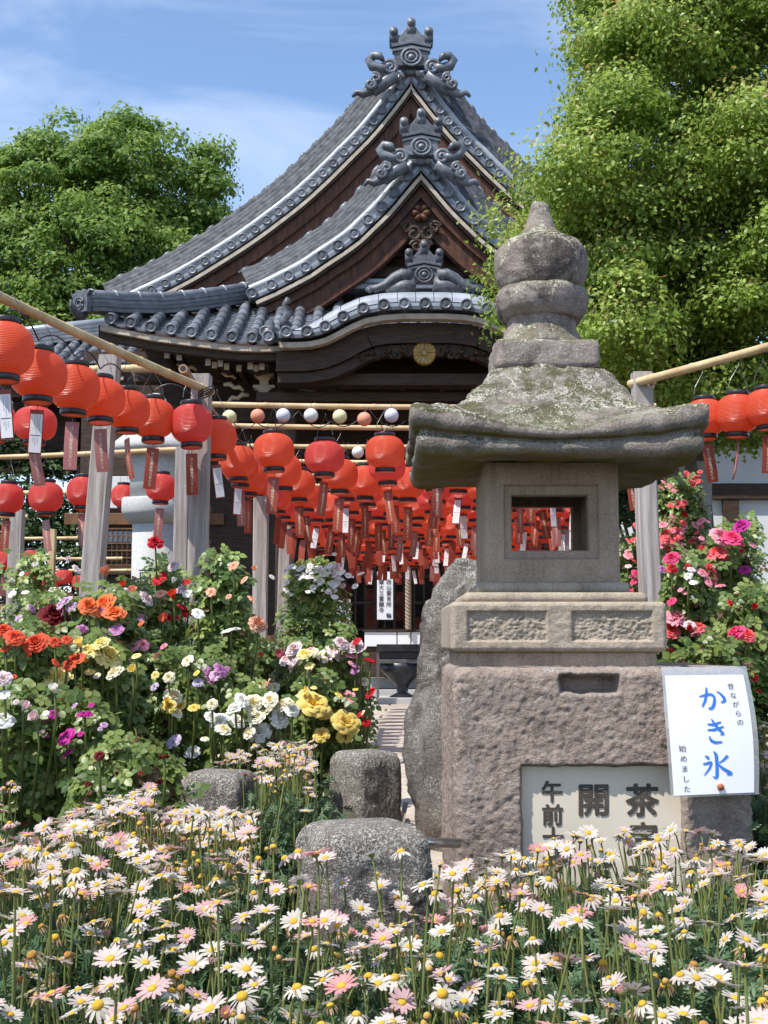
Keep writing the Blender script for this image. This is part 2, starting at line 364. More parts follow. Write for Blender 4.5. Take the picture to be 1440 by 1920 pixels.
MAT['camphor'] = leaf_mat('camphor leaf', (0.11, 0.195, 0.026), (0.25, 0.36, 0.055), (0.48, 0.57, 0.15), 0.5, 0.40, 0.40, tip=(0.40, 0.30, 0.10))
MAT['maidenhair'] = leaf_mat('broad tree leaf', (0.08, 0.16, 0.034), (0.17, 0.28, 0.055), (0.29, 0.40, 0.09), 0.5, 0.5, 0.3)
MAT['dark_leaf'] = leaf_mat('shaded hedge leaf', (0.02, 0.045, 0.018), (0.04, 0.085, 0.028), (0.08, 0.13, 0.04), 0.3, 0.5, 0.3)
MAT['bark'] = M('grey brown bark', (0.07, 0.055, 0.04), (0.14, 0.115, 0.09), 8, 0.9, 1.0, 20, stretch=(3, 3, 0.7), bdist=0.02)
MAT['clear'] = None
def clear_mat():
    m, n, l, out, b = nodes_of('clear laminate film')
    t = n.new('ShaderNodeBsdfTransparent'); g = n.new('ShaderNodeBsdfGlossy'); g.inputs['Roughness'].default_value = 0.08
    d = n.new('ShaderNodeBsdfDiffuse'); d.inputs[0].default_value = (0.6, 0.63, 0.68, 1)
    m1 = n.new('ShaderNodeMixShader'); m1.inputs[0].default_value = 0.28; l.new(t.outputs[0], m1.inputs[1]); l.new(d.outputs[0], m1.inputs[2])
    m2 = n.new('ShaderNodeMixShader'); m2.inputs[0].default_value = 0.10; l.new(m1.outputs[0], m2.inputs[1]); l.new(g.outputs[0], m2.inputs[2])
    l.new(m2.outputs[0], out.inputs[0]); return m
MAT['clear'] = clear_mat()

# ------------------------------------------------------------------ lettering
_gl = {}
def glyph(ch, offset=0.0):
    """flat mesh of one character in an em box, centred on 0, 0; about 0.9 wide"""
    k = (ch, offset)
    if k in _gl: return _gl[k]
    c = bpy.data.curves.new('glyph', 'FONT'); c.body = ch; c.size = 1; c.resolution_u = 3; c.offset = offset
    o = bpy.data.objects.new('glyph', c); COL.objects.link(o)
    m = o.evaluated_get(bpy.context.evaluated_depsgraph_get()).to_mesh()
    v = [(p.co.x - 0.5, p.co.y - 0.38) for p in m.vertices]; f = [tuple(p.vertices) for p in m.polygons]
    bpy.data.objects.remove(o); bpy.data.curves.remove(c)
    _gl[k] = (v, f); return _gl[k]
def brush(mb, strokes, fn):
    """strokes: lists of (x, y, halfwidth) on a 0..1 box; fn maps (x, y) to 3D"""
    for st in strokes:
        P = np.array(st, float); n = 18
        s = np.concatenate([[0], np.cumsum(np.hypot(np.diff(P[:, 0]), np.diff(P[:, 1])))]); q = np.linspace(0, s[-1], n)
        C = np.stack([np.interp(q, s, P[:, i]) for i in range(3)], 1)
        for _ in range(2): C[1:-1, :2] = (C[:-2, :2] + 2 * C[1:-1, :2] + C[2:, :2]) / 4
        T = np.gradient(C[:, :2], axis=0); T /= np.linalg.norm(T, axis=1, keepdims=True) + 1e-9
        N = np.stack([-T[:, 1], T[:, 0]], 1) * C[:, 2:3]
        mb.strip([fn(*(C[i, :2] + N[i])) for i in range(n)], [fn(*(C[i, :2] - N[i])) for i in range(n)])
# ================================================================== SETTING
g = MB(); g.add([(-300, -100, 0), (300, -100, 0), (300, 500, 0), (-300, 500, 0)], [(0, 1, 2, 3)])
tag(g.build('ground', MAT['earth']), kind='structure')
AX = 0.040                                    # the lantern tunnel and the path lean this much to the right per metre
def axis_x(x, d): return x + AX * (d - 7.0)
pm = MB(); pm.add([(axis_x(-0.75, 3.9), 3.9, 0.02), (axis_x(1.25, 3.9), 3.9, 0.02), (axis_x(1.6, 17.5), 17.5, 0.02), (axis_x(-1.1, 17.5), 17.5, 0.02)], [(0, 1, 2, 3)])
path = tag(pm.build('path', M('sandy path bed', (0.22, 0.19, 0.15), (0.30, 0.26, 0.21), 12, 0.95, 0.5, 60)), kind='structure')
sl = MB(); sl.box(-0.245, 0.245, -0.305, 0.305, -0.03, 0.03); slm = sl.mesh('paving_stone', MAT['paving'], bevel=0.008)
for r in range(20):
    for c in range(4):
        y = 4.25 + r * 0.63; x = axis_x(-0.62 + c * 0.51, y) + (0.12 if r % 2 else 0)
        place('paving_stone', slm, path, (x, y, 0.015 + random.uniform(-0.003, 0.003)), (0, 0, -AX + random.uniform(-0.004, 0.004)))

# ================================================================== TEMPLE
XC = 0.53
temple = empty('temple_hall', (XC, 18.0, 0), 'temple hall with stacked grey tiled gables, dark timber and curved porch eave', 'temple')
def part(name, loc=(XC, 18.0, 0)):
    o = bpy.data.objects.new(name, None); COL.objects.link(o); o.parent = temple
    o.location = Vector(loc) - Vector(temple.location); return o
def lp(parent, p):                              # world point -> local of a translated parent
    return Vector(p) - worldloc(parent)

# shared tile meshes -------------------------------------------------
def cap_mesh(r, depth, name):
    b = MB(); b.lathe([(0.0, 0.012), (r * 0.28, 0.004), (r * 0.42, 0.012), (r * 0.66, 0.014), (r * 0.74, 0.0), (r * 0.97, 0.0), (r, 0.008), (r, depth), (r * 0.95, depth)], 20, axis='y', caps=False)
    return b.mesh(name, MAT['tile'], smooth=True)
def half_round(r0, r1, L, name, mat, lip=True):
    """a round cover tile lying along +y from 0 to L; its wide end at 0"""
    b = MB(); seg = 10; rows = [(0.0, r0 * 0.86), (0.0, r0), (0.02, r0), (L * 0.5, (r0 + r1) / 2), (L, r1), (L + 0.03, r1 * 0.9)]
    vs = []
    for y, r in rows:
        for k in range(seg + 1):
            a = math.pi * (-0.12 + 1.24 * k / seg); vs.append((r * math.cos(a), y, r * math.sin(a)))
    n = seg + 1
    b.add(vs, [(i * n + k, i * n + k + 1, (i + 1) * n + k + 1, (i + 1) * n + k) for i in range(len(rows) - 1) for k in range(seg)])
    return b.mesh(name, mat, smooth=True)
CAP_E = cap_mesh(0.079, 0.16, 'eave_cap'); CAP_G = cap_mesh(0.083, 0.42, 'verge_cap'); CAP_U = cap_mesh(0.092, 0.5, 'verge_cap')
ROUND = half_round(0.079, 0.068, 0.30, 'round_tile', MAT['tile'])

# lower roof ----------------------------------------------------------
D0 = 16.4
_caps = [(207, 598), (247, 605), (285, 613), (323, 618), (362, 623), (402, 628), (440, 632), (475, 633)]
_cw = [W(px, py, D0) for px, py in _caps]
_ex = np.array([abs(p.x - XC) for p in _cw])[::-1]; _ez = np.array([p.z for p in _cw])[::-1]
def z_eave(ax):
    ax = abs(ax)
    return float(np.interp(ax, np.concatenate([[0], _ex, [_ex[-1] + 0.3]]), np.concatenate([[_ez[0] - 0.01], _ez, [_ez[-1] + 0.07]])))
HALF = _ex[-1] + 0.16
def roof_z(ax, d):
    t = d - D0
    return z_eave(ax) * 1.0 + 0.44 * t + 0.045 * t * t - 0.10 * (abs(ax) / HALF) ** 3 * min(t, 1.0) * 0.0
def d_max(ax): return min(18.35, D0 + (HALF + 0.02 - abs(ax)) * 1.0)
low = part('lower_roof', (XC, D0, 0))
NC = 32; step = 2 * _ex[-1] / (NC - 1)
for k in range(NC):
    dx = -_ex[-1] + k * step; x = XC + dx
    d = D0 + 0.02 if abs(dx) > 1.75 else D0 + 0.25
    if abs(dx) > 1.75: place('eave_cap', CAP_E, low, lp(low, (x, D0 - 0.02, z_eave(dx))), (math.radians(4), 0, 0))
    while d < d_max(dx) - 0.05:
        a = math.atan2(roof_z(dx, d + 0.3) - roof_z(dx, d), 0.3)
        place('round_tile', ROUND, low, lp(low, (x, d, roof_z(dx, d))), (a, random.uniform(-0.02, 0.02), random.uniform(-0.01, 0.01)))
        d += 0.30 * math.cos(a)
for k in range(NC - 1):                          # stepped pan tiles between the round ones
    b = MB(); xa, xb = -_ex[-1] + k * step, -_ex[-1] + (k + 1) * step; dm = max(d_max(xa), d_max(xb))
    d = D0 + (0.0 if abs(xa) > 1.6 else 0.25)
    while d < dm:
        A = []; B = []; Lw = []
        for q in range(7):
            u = q / 6; dx = xa + (xb - xa) * u; sag = -0.055 * (1 - (2 * u - 1) ** 2) - 0.01
            A.append((XC + dx, d, roof_z(dx, d) + sag + 0.016)); B.append((XC + dx, d + 0.125, roof_z(dx, d + 0.125) + sag - 0.004))
            Lw.append((XC + dx, d + 0.004, roof_z(dx, d) + sag - 0.022))
        b.strip(A, B); b.strip(Lw, A); d += 0.115
    b.build('pan_tile_row', MAT['tile'], low, smooth=False)
def xs_l(a, b, n): return [a + (b - a) * i / (n - 1) for i in range(n)]
for s in (-1, 1):                                # pale eave board, in lengths
    edges = [1.62, 1.95, 2.3, 2.65, 3.0, 3.35, 3.7, HALF - 0.02]
    for i in range(len(edges) - 1):
        b = MB(); q = xs_l(edges[i] + 0.002, edges[i + 1] - 0.002, 5); P = lambda u, y, dz: (XC + s * u, y, z_eave(u) + dz)
        b.band([P(u, D0 + 0.03, -0.105) for u in q], [P(u, D0 + 0.03, -0.175) for u in q], [P(u, D0 + 0.12, -0.175) for u in q], [P(u, D0 + 0.12, -0.105) for u in q])
        b.build('eave_board', MAT['pale_board'], low)
    b = MB(); q = xs_l(1.5, HALF + 0.02, 14)
    P = lambda u, y, dz: (XC + s * u, y, z_eave(u) + dz)
    b.band([P(u, D0 + 0.125, -0.085) for u in q], [P(u, D0 + 0.125, -0.27) for u in q], [P(u, D0 + 0.26, -0.27) for u in q], [P(u, D0 + 0.26, -0.085) for u in q])
    b.build('fascia', MAT['dark_wood'], low)
    b = MB(); q = xs_l(0.0, HALF, 16)
    b.strip([P(u, D0 + 0.22, -0.10) for u in q], [P(u, D0 + 2.9, 0.35) for u in q]); b.build('soffit', MAT['dark_wood'], low)
# hip ridges: noshi courses, roll tiles on top, horned end tile
RIDGE = half_round(0.075, 0.072, 0.36, 'ridge_tile', MAT['tile'])
RING = MB().lathe([(0.078, 0), (0.088, 0.004), (0.088, 0.032), (0.078, 0.036)], 14, axis='y', caps=False).mesh('joint_ring', MAT['tile_light'], smooth=True)
for s in (-1, 1):
    hip = part('corner_ridge', (XC + s * HALF, D0, 0))
    L = 2.3; n = 24
    def hp(t, o=0.0, dz=0.0):                    # along the hip in plan 45 degrees inward and back; lifts at the eave
        c = math.sqrt(0.5); up = 0.05 * max(0, 1 - t / 0.9) ** 2
        ax = HALF + 0.12 - t
        return Vector((XC + s * (ax + o * c), D0 - 0.10 + t + o * c, roof_z(min(ax, HALF), D0 - 0.1 + t) + 0.01 + up + dz))
    ts = [L * i / (n - 1) for i in range(n)]
    for c in range(4):
        w = 0.125 - 0.012 * c + (0.012 if c % 2 else 0); z0 = 0.058 * c; b = MB()
        b.band([hp(t, w, z0) for t in ts], [hp(t, -w, z0) for t in ts], [hp(t, -w, z0 + 0.05) for t in ts], [hp(t, w, z0 + 0.05) for t in ts])
        b.build('ridge_course', MAT['tile'], hip)
    t = 0.02
    while t < L - 0.2:
        p, q = hp(t, 0, 0.235), hp(t + 0.36, 0, 0.235); v = (q - p); rz = math.atan2(-v.x, v.y); rx = math.atan2(v.z, math.hypot(v.x, v.y))
        place('ridge_tile', RIDGE, hip, lp(hip, p), Euler((rx, 0, rz))); place('joint_ring', RING, hip, lp(hip, p), Euler((rx, 0, rz)))
        t += 0.255
    e = hp(-0.06, 0, 0.0)
    b = MB(); b.prism([(-0.17, 0.0), (0.17, 0.0), (0.19, 0.12), (0.17, 0.27), (0.24, 0.36), (0.13, 0.34), (0.07, 0.40), (0.0, 0.36), (-0.07, 0.40), (-0.13, 0.34), (-0.24, 0.36), (-0.17, 0.27), (-0.19, 0.12)], -0.05, 0.05)
    o = b.build('end_ornament', MAT['tile_dark'], None, bevel=0.008); o.parent = hip; o.scale = (.78,) * 3; o.location = lp(hip, e); o.rotation_euler = (0, 0, s * 0.6)
    for r in (0.10, 0.055):
        b = MB(); b.tube([(math.cos(a) * r, -0.06, 0.15 + math.sin(a) * r) for a in np.linspace(0, 2 * math.pi * 0.95, 16)], 0.018, 6)
        o = b.build('scroll', MAT['tile_dark'], None, smooth=True); o.parent = hip; o.scale = (.78,) * 3; o.location = lp(hip, e); o.rotation_euler = (0, 0, s * 0.6)
    b = MB(); b.tube([(0, 0.1, -0.02), (s * 0.03, -0.06, -0.05), (s * 0.07, -0.2, -0.03), (s * 0.11, -0.31, 0.06), (s * 0.12, -0.36, 0.16)], [0.09, 0.09, 0.075, 0.05, 0.02], 10)
    o = b.build('horn_tile', MAT['tile_dark'], None, smooth=True); o.parent = hip; o.scale = (.7,) * 3; o.location = lp(hip, e)

# karahafu: the bulging porch eave -------------------------------------
DK = 16.15
_kp = [(0, 568.5), (40, 568.7), (80, 571), (118, 578), (153, 593), (172, 604), (192, 614), (212, 620), (235, 622.5), (275, 622)]
_kx = np.array([(W(796 + a, b, DK).x - W(796, b, DK).x) for a, b in _kp]); _kz = np.array([W(796, b, DK).z for a, b in _kp])
def kara_z(ax): return float(np.interp(abs(ax), _kx, _kz))
kara = part('curved_porch_eave', (XC, DK, 0)); KW = _kx[-1]
def kcurve(o, n=48, lim=None):
    """the eave curve moved along its normal by o"""
    lim = lim or KW; P = []
    for i in range(n):
        u = -lim + 2 * lim * i / (n - 1); e = 0.02; sl_ = (kara_z(u + e) - kara_z(u - e)) / (2 * e); q = 1 / math.hypot(1, sl_)
        P.append((XC + u - sl_ * q * o, kara_z(u) + q * o))
    return P
s_ = 0.0; us = [0.0]
u = 0.0
while u < KW - 0.02:
    sl_ = (kara_z(u + 0.02) - kara_z(u)) / 0.02; u += 0.267 / math.hypot(1, sl_); us.append(u)
for u in sorted(set([-a for a in us] + us)):
    place('eave_cap', CAP_E, kara, lp(kara, (XC + u, DK - 0.02, kara_z(u))), (0, 0, 0))
def kband(name, o0, o1, y0, y1, mat, n=48, lim=None):
    b = MB(); A, B = kcurve(o0, n, lim), kcurve(o1, n, lim)
    b.band([(x, y0, z) for x, z in A], [(x, y0, z) for x, z in B], [(x, y1, z) for x, z in B], [(x, y1, z) for x, z in A]); return b.build(name, mat, kara)
kband('eave_pan', -0.075, -0.03, DK + 0.01, DK + 0.35, MAT['tile']); kband('eave_pan', -0.028, 0.02, DK + 0.035, DK + 0.36, MAT['tile_light'])
kband('eave_board', -0.19, -0.12, DK + 0.06, DK + 0.22, MAT['pale_board']); kband('arched_beam', -0.46, -0.195, DK + 0.24, DK + 0.40, MAT['dark_wood'], lim=KW + 0.05)
kband('arched_beam', -0.60, -0.47, DK + 0.30, DK + 0.5, MAT['dark_wood'], lim=KW + 0.03)
segs = 15
for i in range(segs):                            # big smooth tiles standing over the caps
    A = kcurve(0.07, 61, KW - 0.12); i0, i1 = i * 4, i * 4 + 4
    fl = lambda x: 0.17 * min(1, (KW - 0.1 - abs(x - XC)) / 0.5) + 0.02
    b = MB(); seg = A[i0:i1 + 1]; x0, x1 = seg[0][0] + 0.004, seg[-1][0] - 0.004
    rows = []
    for j in range(6):
        t = j / 5; a = t * math.pi / 2
        rows.append([(min(max(x, x0), x1), DK + 0.10 + 0.28 * (1 - math.cos(a)) + 0.02 * (i % 2) * 0, z - 0.02 + fl(x) * math.sin(a)) for x, z in seg])
    for j in range(5): b.strip(rows[j], rows[j + 1])
    back = [(x, DK + 0.62, z - 0.12) for x, y, z in rows[-1]]; b.strip(rows[-1], back)
    b.build('arched_ridge_tile', MAT['tile_light'], kara, smooth=True)
for s in (-1, 1):                                # roll ends and little guardian beast where the curve meets the straight eave
    x = XC + s * (KW + 0.14)
    b = MB(); b.tube([(x + s * 0.02, DK + 0.5, kara_z(9) + 0.22), (x, DK + 0.2, kara_z(9) + 0.05), (x - s * 0.01, DK + 0.0, kara_z(9) - 0.03)], [0.07, 0.075, 0.08], 12); b.build('end_roll', MAT['tile'], kara, smooth=True)
    place('eave_cap', CAP_E, kara, lp(kara, (x - s * 0.01, DK - 0.03, kara_z(9) - 0.06)))
    b = MB(); bx, bz = XC + s * (KW - 0.10), kara_z(9) + 0.08
    b.tube([(bx, DK + 0.1, bz), (bx + s * 0.04, DK + 0.1, bz + 0.1), (bx - s * 0.02, DK + 0.1, bz + 0.2), (bx + s * 0.03, DK + 0.08, bz + 0.3), (bx - s * 0.03, DK + 0.05, bz + 0.36)], [0.09, 0.06, 0.07, 0.035, 0.05], 8)
    b.tube([(bx - 0.08, DK + 0.1, bz + 0.18), (bx, DK + 0.1, bz + 0.2), (bx + 0.09, DK + 0.1, bz + 0.17)], [0.02, 0.03, 0.02], 6); b.build('roof_beast', MAT['tile_dark'], kara, smooth=True)

# ridge-end ornament ----------------------------------------------------
def ridge_end(c, s, mat, wings=False):
    """three pronged ridge-end tile; c is the centre of the apex cap, s metres per unit"""
    o = part('ridge_end_ornament', c)
    def add(b, name, smooth=True, bevel=0, m=mat):
        ob = b.build(name, m, None, smooth, bevel); ob.parent = o; ob.scale = (s, s, s); return ob
    for x, zt in ((-0.335, 0.80), (0.0, 0.98), (0.335, 0.80)):
        b = MB(); b.lathe([(0.0, -0.1), (0.045, -0.1), (0.05, -0.085), (0.078, -0.085), (0.085, -0.07), (0.085, 0.5), (0.07, 0.5)], 16, (x, 0, zt - 0.085), 'y', caps=False)
        b.box(x - 0.08, x + 0.08, -0.06, 0.10, zt - 0.30, zt - 0.085); add(b, 'prong')
    up = [(-0.41, 0.46), (0.41, 0.46), (0.42, 0.70), (0.33, 0.62), (0.2, 0.66), (0.09, 0.80), (-0.09, 0.80), (-0.2, 0.66), (-0.33, 0.62), (-0.42, 0.70)]
    b = MB(); b.prism(up, -0.05, 0.15); add(b, 'crown', False, 0.012)
    for k, (zz, w, y) in enumerate(((0.43, 0.375, -0.075), (0.355, 0.36, -0.055))):
        b = MB(); b.prism([(-w, zz - 0.04), (0, zz + 0.04), (w, zz - 0.04), (w, zz + 0.02), (0, zz + 0.095), (-w, zz + 0.02)], y, 0.1); add(b, 'brow_band', False, 0.008)
    b = MB(); b.prism([(-0.40, 0.05), (0.40, 0.05), (0.33, 0.16), (0.325, 0.42), (-0.325, 0.42), (-0.33, 0.16)], -0.02, 0.2); add(b, 'body', False, 0.015)
    b = MB()
    for r, q in ((0.17, 0.026), (0.10, 0.022)):
        b.tube([(math.cos(a) * r * 1.1, -0.035, 0.22 + math.sin(a) * r) for a in np.linspace(0, 2 * math.pi, 22)], q, 6, caps=False)
    b.lathe([(0.0, -0.07), (0.05, -0.06), (0.07, -0.02)], 12, (0, 0, 0.22), 'y', caps=False); add(b, 'crest')
    for q in (-1, 1):
        def spiral(cx, cz, r0, turns, rad, a0=0.0, y=-0.04):
            n = int(14 * turns) + 6; t = MB(); pts = []; rs = []
            for i in range(n):
                f = i / (n - 1); a = a0 + f * turns * 2 * math.pi; r = r0 * (1 - 0.8 * f); pts.append((q * (cx + math.cos(a) * r), y - 0.03 * f, cz + math.sin(a) * r)); rs.append(rad * (1 - 0.35 * f))
            t.tube(pts, rs, 7); return t
        if not wings:
            b = MB(); b.tube([(q * 0.42, 0.0, 0.0), (q * 0.58, 0.0, 0.0), (q * 0.74, 0.02, 0.06), (q * 0.80, 0.03, 0.17), (q * 0.72, 0.0, 0.26), (q * 0.60, -0.06, 0.22), (q * 0.55, -0.10, 0.13)], [0.11, 0.10, 0.10, 0.095, 0.085, 0.075, 0.045], 10); add(b, 'curl')
            add(spiral(0.40, 0.0, 0.15, 1.6, 0.05, 0.3), 'scroll'); add(spiral(0.68, -0.20, 0.09, 1.4, 0.045, 1.0), 'scroll')
            add(spiral(0.78, -0.33, 0.10, 1.4, 0.05, 2.2), 'scroll'); add(spiral(0.55, -0.20, 0.12, 1.3, 0.05, 0.0, 0.02), 'scroll')
            b = MB(); b.tube([(q * 0.62, 0.06, -0.22), (q * 0.78, 0.06, -0.42), (q * 0.93, 0.03, -0.50), (q * 1.04, 0.02, -0.46), (q * 1.12, 0.02, -0.55)], [0.11, 0.10, 0.08, 0.06, 0.03], 8); add(b, 'cloud_tail')
            b = MB(); b.tube([(q * 0.30, 0.05, -0.10), (q * 0.55, 0.08, -0.28), (q * 0.72, 0.08, -0.46)], [0.15, 0.13, 0.08], 8); add(b, 'cloud_tail')
        else:
            b = MB(); b.tube([(q * 0.30, 0, 0.18), (q * 0.50, 0, 0.22), (q * 0.66, 0, 0.14), (q * 0.86, 0, -0.02), (q * 1.05, -0.02, -0.10), (q * 1.25, -0.02, -0.08)], [0.17, 0.14, 0.13, 0.11, 0.09, 0.05], 9); add(b, 'wing')
            b = MB(); b.tube([(q * 0.2, 0.03, 0.0), (q * 0.5, 0.03, -0.06), (q * 0.85, 0.03, -0.14)], [0.2, 0.17, 0.10], 8); add(b, 'wing')
            for cx, cz, r in ((0.55, 0.22, 0.10), (0.80, 0.03, 0.09), (1.02, -0.10, 0.08), (1.2, -0.14, 0.06), (0.35, 0.05, 0.12)): add(spiral(cx, cz, r, 1.5, 0.04, cx * 5), 'scroll')
    return o
kp = W(796, 535, DK + 0.35); ridge_end((XC, DK + 0.32, kp.z), 0.60, MAT['tile_dark'], wings=True)

# gables -----------------------------------------------------------------
def gable(name, caps, pc, d, capmesh, band_w, board_w, back_len, rroll, kk):
    """caps: pixels of the verge caps of the left slope, apex first"""
    P = [W(px, py, d) for px, py in caps]; x0 = W(pc, caps[0][1], d).x
    C = np.array([(min(0.0, p.x - x0), p.z) for p in P]); C[0, 0] = 0.0
    s = np.concatenate([[0], np.cumsum(np.hypot(np.diff(C[:, 0]), np.diff(C[:, 1])))])
    n = 64; q = np.linspace(0, s[-1], n); K = np.stack([np.interp(q, s, C[:, 0]), np.interp(q, s, C[:, 1])], 1)
    for _ in range(6): K[1:-1] = (K[:-2] + 2 * K[1:-1] + K[2:]) / 4
    T = np.gradient(K, axis=0); T /= np.linalg.norm(T, axis=1, keepdims=True); N = np.stack([T[:, 1], -T[:, 0]], 1)
    g = part(name, (XC, d, 0)); top = K[0]
    def off(o, side, y, sub=slice(None)):
        Q = K + N * o; Q[:, 0] = np.minimum(Q[:, 0], 0.0)
        return [(XC + (x if side < 0 else -x), y, z) for x, z in Q[sub]]
    place('verge_cap', capmesh, g, lp(g, (XC, d - 0.06, top[1] + 0.02)))
    for side in (-1, 1):
        for (dx, z) in C[1:]: place('verge_cap', capmesh, g, lp(g, (XC + (dx if side < 0 else -dx), d, z)))
        def bar(nm, o0, o1, y0, y1, mat, sub=slice(None), smooth=False):
            b = MB(); b.band(off(o0, side, y0, sub), off(o1, side, y0, sub), off(o1, side, y1, sub), off(o0, side, y1, sub)); return b.build(nm, mat, g, smooth)
        bar('verge_pan', -0.085 * kk, -0.045 * kk, d + 0.03, d + 0.5, MAT['tile']); bar('verge_pan', -0.04 * kk, 0.0, d + 0.06, d + 0.5, MAT['tile_light']); bar('verge_pan', 0.004, 0.06 * kk, d + 0.10, d + 0.5, MAT['tile'])
        bar('verge_board', -0.175 * kk, -0.125 * kk, d + 0.02, d + 0.30, MAT['pale_board'])
        bar('verge_soffit', -0.21 * kk, -0.178 * kk, d + 0.06, d + 1.2, MAT['dark_wood'])
        bar('barge_board', -0.21 * kk - board_w, -0.212 * kk, d + 0.20, d + 0.29, MAT['red_wood'])
        bar('barge_moulding', -0.21 * kk - board_w * 0.96, -0.21 * kk - board_w * 0.78, d + 0.155, d + 0.2, MAT['red_wood']); bar('barge_moulding', -0.21 * kk - board_w * 0.30, -0.215 * kk, d + 0.14, d + 0.2, MAT['red_wood'])
        # roll tiles along the verge
        R = K + N * 0.115 * kk; m = 0; i = 1
        while i < n - 1:
            j = min(i + 4, n - 1); sub = slice(i, j + 1); b = MB(); Q = [(XC + (x if side < 0 else -x), d + 0.20, z) for x, z in R[sub]]
            b.tube(Q, [rroll * 1.04] + [rroll * 0.97] * (len(Q) - 1), 12, caps=False); b.build('verge_roll_tile', MAT['tile_light'], g, smooth=True); i = j
        # sloping margin of tile rows that climbs back to the main slope
        b = MB(); nr = 6; prev = None
        jit = RNG.uniform(-0.012, 0.012, (nr + 1, n))
        for r in range(nr):
            for h in range(4):
                f = (r + h / 4) / nr; o = (0.13 + band_w * f) * 1.0; y = d + 0.26 + 0.5 * f; lift = 0.055 * math.sin(math.pi * h / 4) if h else -0.03
                Q = K + N * (o + lift); Q = Q + N * (np.repeat(jit[r, ::3], 3)[:n, None] * 0.8); Q[:, 0] = np.minimum(Q[:, 0], 0)
                cur = [(XC + (x if side < 0 else -x), y, z) for x, z in Q]
                if prev: b.strip(prev, cur)
                prev = cur
        b.build('margin_tiles', MAT['tile_margin'], g, kind='stuff')
        b = MB(); Q = K + N * (0.13 + band_w); Q[:, 0] = np.minimum(Q[:, 0], 0); cur = [(XC + (x if side < 0 else -x), d + 0.8, z) for x, z in Q]
        b.strip(prev, cur); b.strip(cur, [(x, d + back_len, z) for x, y, z in cur]); b.build('roof_slope', MAT['tile'], g)
        i = 6
        while i < n - 1:                         # raised tile ends on the skyline
            x, z = (K + N * (0.15 + band_w))[i]; xx = XC + (x if side < 0 else -x)
            if x < -0.25:
                b = MB(); t_ = T[i]; b.tube([(xx + (t_[0] if side < 0 else -t_[0]) * 0.10, d + 0.80, z + t_[1] * 0.10), (xx, d + 0.80, z), (xx - (t_[0] if side < 0 else -t_[0]) * 0.08, d + 0.80, z - t_[1] * 0.08)], [0.02, 0.05, 0.045], 8); b.build('tile_end', MAT['tile'], g, smooth=True)
            i += max(2, int(n * 0.42 / s[-1]))
    # tympanum
    Q = K - N * (0.21 * kk + board_w * 0.6); Q[:, 0] = np.minimum(Q[:, 0], 0); zb = Q[-1, 1] - 0.5
    pts = [(XC + x, z) for x, z in Q[::-4]] + [(XC - x, z) for x, z in Q[2::4]]; pts += [(XC - Q[-1, 0], zb), (XC + Q[-1, 0], zb)]
    b = MB(); b.prism(pts, d + 0.62, d + 0.7); b.build('gable_wall', MAT['dark_wood'], g)
    # ridge behind the apex
    for k in range(5):
        w = 0.22 - 0.015 * k; b = MB(); b.box(XC - w, XC + w, d + 0.5, d + back_len, top[1] + 0.02 + 0.09 * k, top[1] + 0.10 + 0.09 * k); b.build('ridge_course', MAT['tile'], g)
    b = MB(); b.tube([(XC, d + 0.45, top[1] + 0.52), (XC, d + back_len, top[1] + 0.52)], 0.09, 12); b.build('ridge_roll', MAT['tile'], g, smooth=True)
    return g, K, N, top
DF, DU = 17.7, 24.0
gf, KF, NF, topF = gable('front_gable', [(789.5, 302), (765, 328), (739.5, 359), (716, 386.5), (690.5, 411), (664, 437), (634, 459), (604, 478), (573, 500), (541, 516.5), (509, 533), (472, 549)], 789.5, DF, CAP_G, 0.44, 0.38, 6.0, 0.062, 1.0)
gu, KU, NU, topU = gable('main_gable', [(777, 135), (758, 159), (742, 182), (723, 205), (707, 226), (691, 245), (672, 264), (651, 284), (631, 305), (612, 324), (592, 342), (572, 361), (550, 379), (528, 396), (506, 412), (484, 429), (461, 445), (439, 459), (414, 475), (390, 489), (366, 505), (341, 518), (316, 531), (290, 543), (264, 555), (238, 567), (212, 578)], 777, DU, CAP_U, 0.62, 0.72, 9.0, 0.075, 1.25)
ridge_end((XC, DF - 0.12, topF[1]), 0.73, MAT['tile']); ridge_end((XC, DU - 0.15, topU[1]), 1.02, MAT['tile'])

# inside of the front gable: beams, carved pendant, white beam ends
def tbox(name, px0, px1, py0, py1, d, depth, mat, parent, bevel=0.01):
    a, c = W(px0, py1, d), W(px1, py0, d); b = MB(); b.box(a.x, c.x, d, d + depth, a.z, c.z); return b.build(name, mat, parent, bevel=bevel)
dg = DF + 0.42
tbox('cross_beam', 560, 1010, 500, 520, dg, 0.2, MAT['dark_wood'], gf); tbox('cross_beam', 600, 970, 470, 480, dg + 0.08, 0.12, MAT['dark_wood'], gf)
tbox('flashing_course', 500, 1080, 531, 541, DF + 0.25, 0.4, MAT['tile'], gf); tbox('flashing_course', 520, 1060, 522, 530, DF + 0.32, 0.3, MAT['tile_light'], gf)
for px in (706, 872):
    tbox('beam_end', px - 5, px + 5, 467, 486, dg - 0.12, 0.3, MAT['white_paint'], gf, 0.006)
    p = W(px + 2, 495, dg - 0.06)
    b = MB(); b.prism([(p.x - 0.14, p.z + 0.08), (p.x - 0.10, p.z - 0.04), (p.x + 0.1, p.z - 0.04), (p.x + 0.14, p.z + 0.08), (p.x + 0.07, p.z + 0.02), (p.x - 0.07, p.z + 0.02)], p.y, p.y + 0.1); b.build('bracket', MAT['dark_wood'], gf, bevel=0.008)
pz = W(790, 400, DF + 0.1)
b = MB()
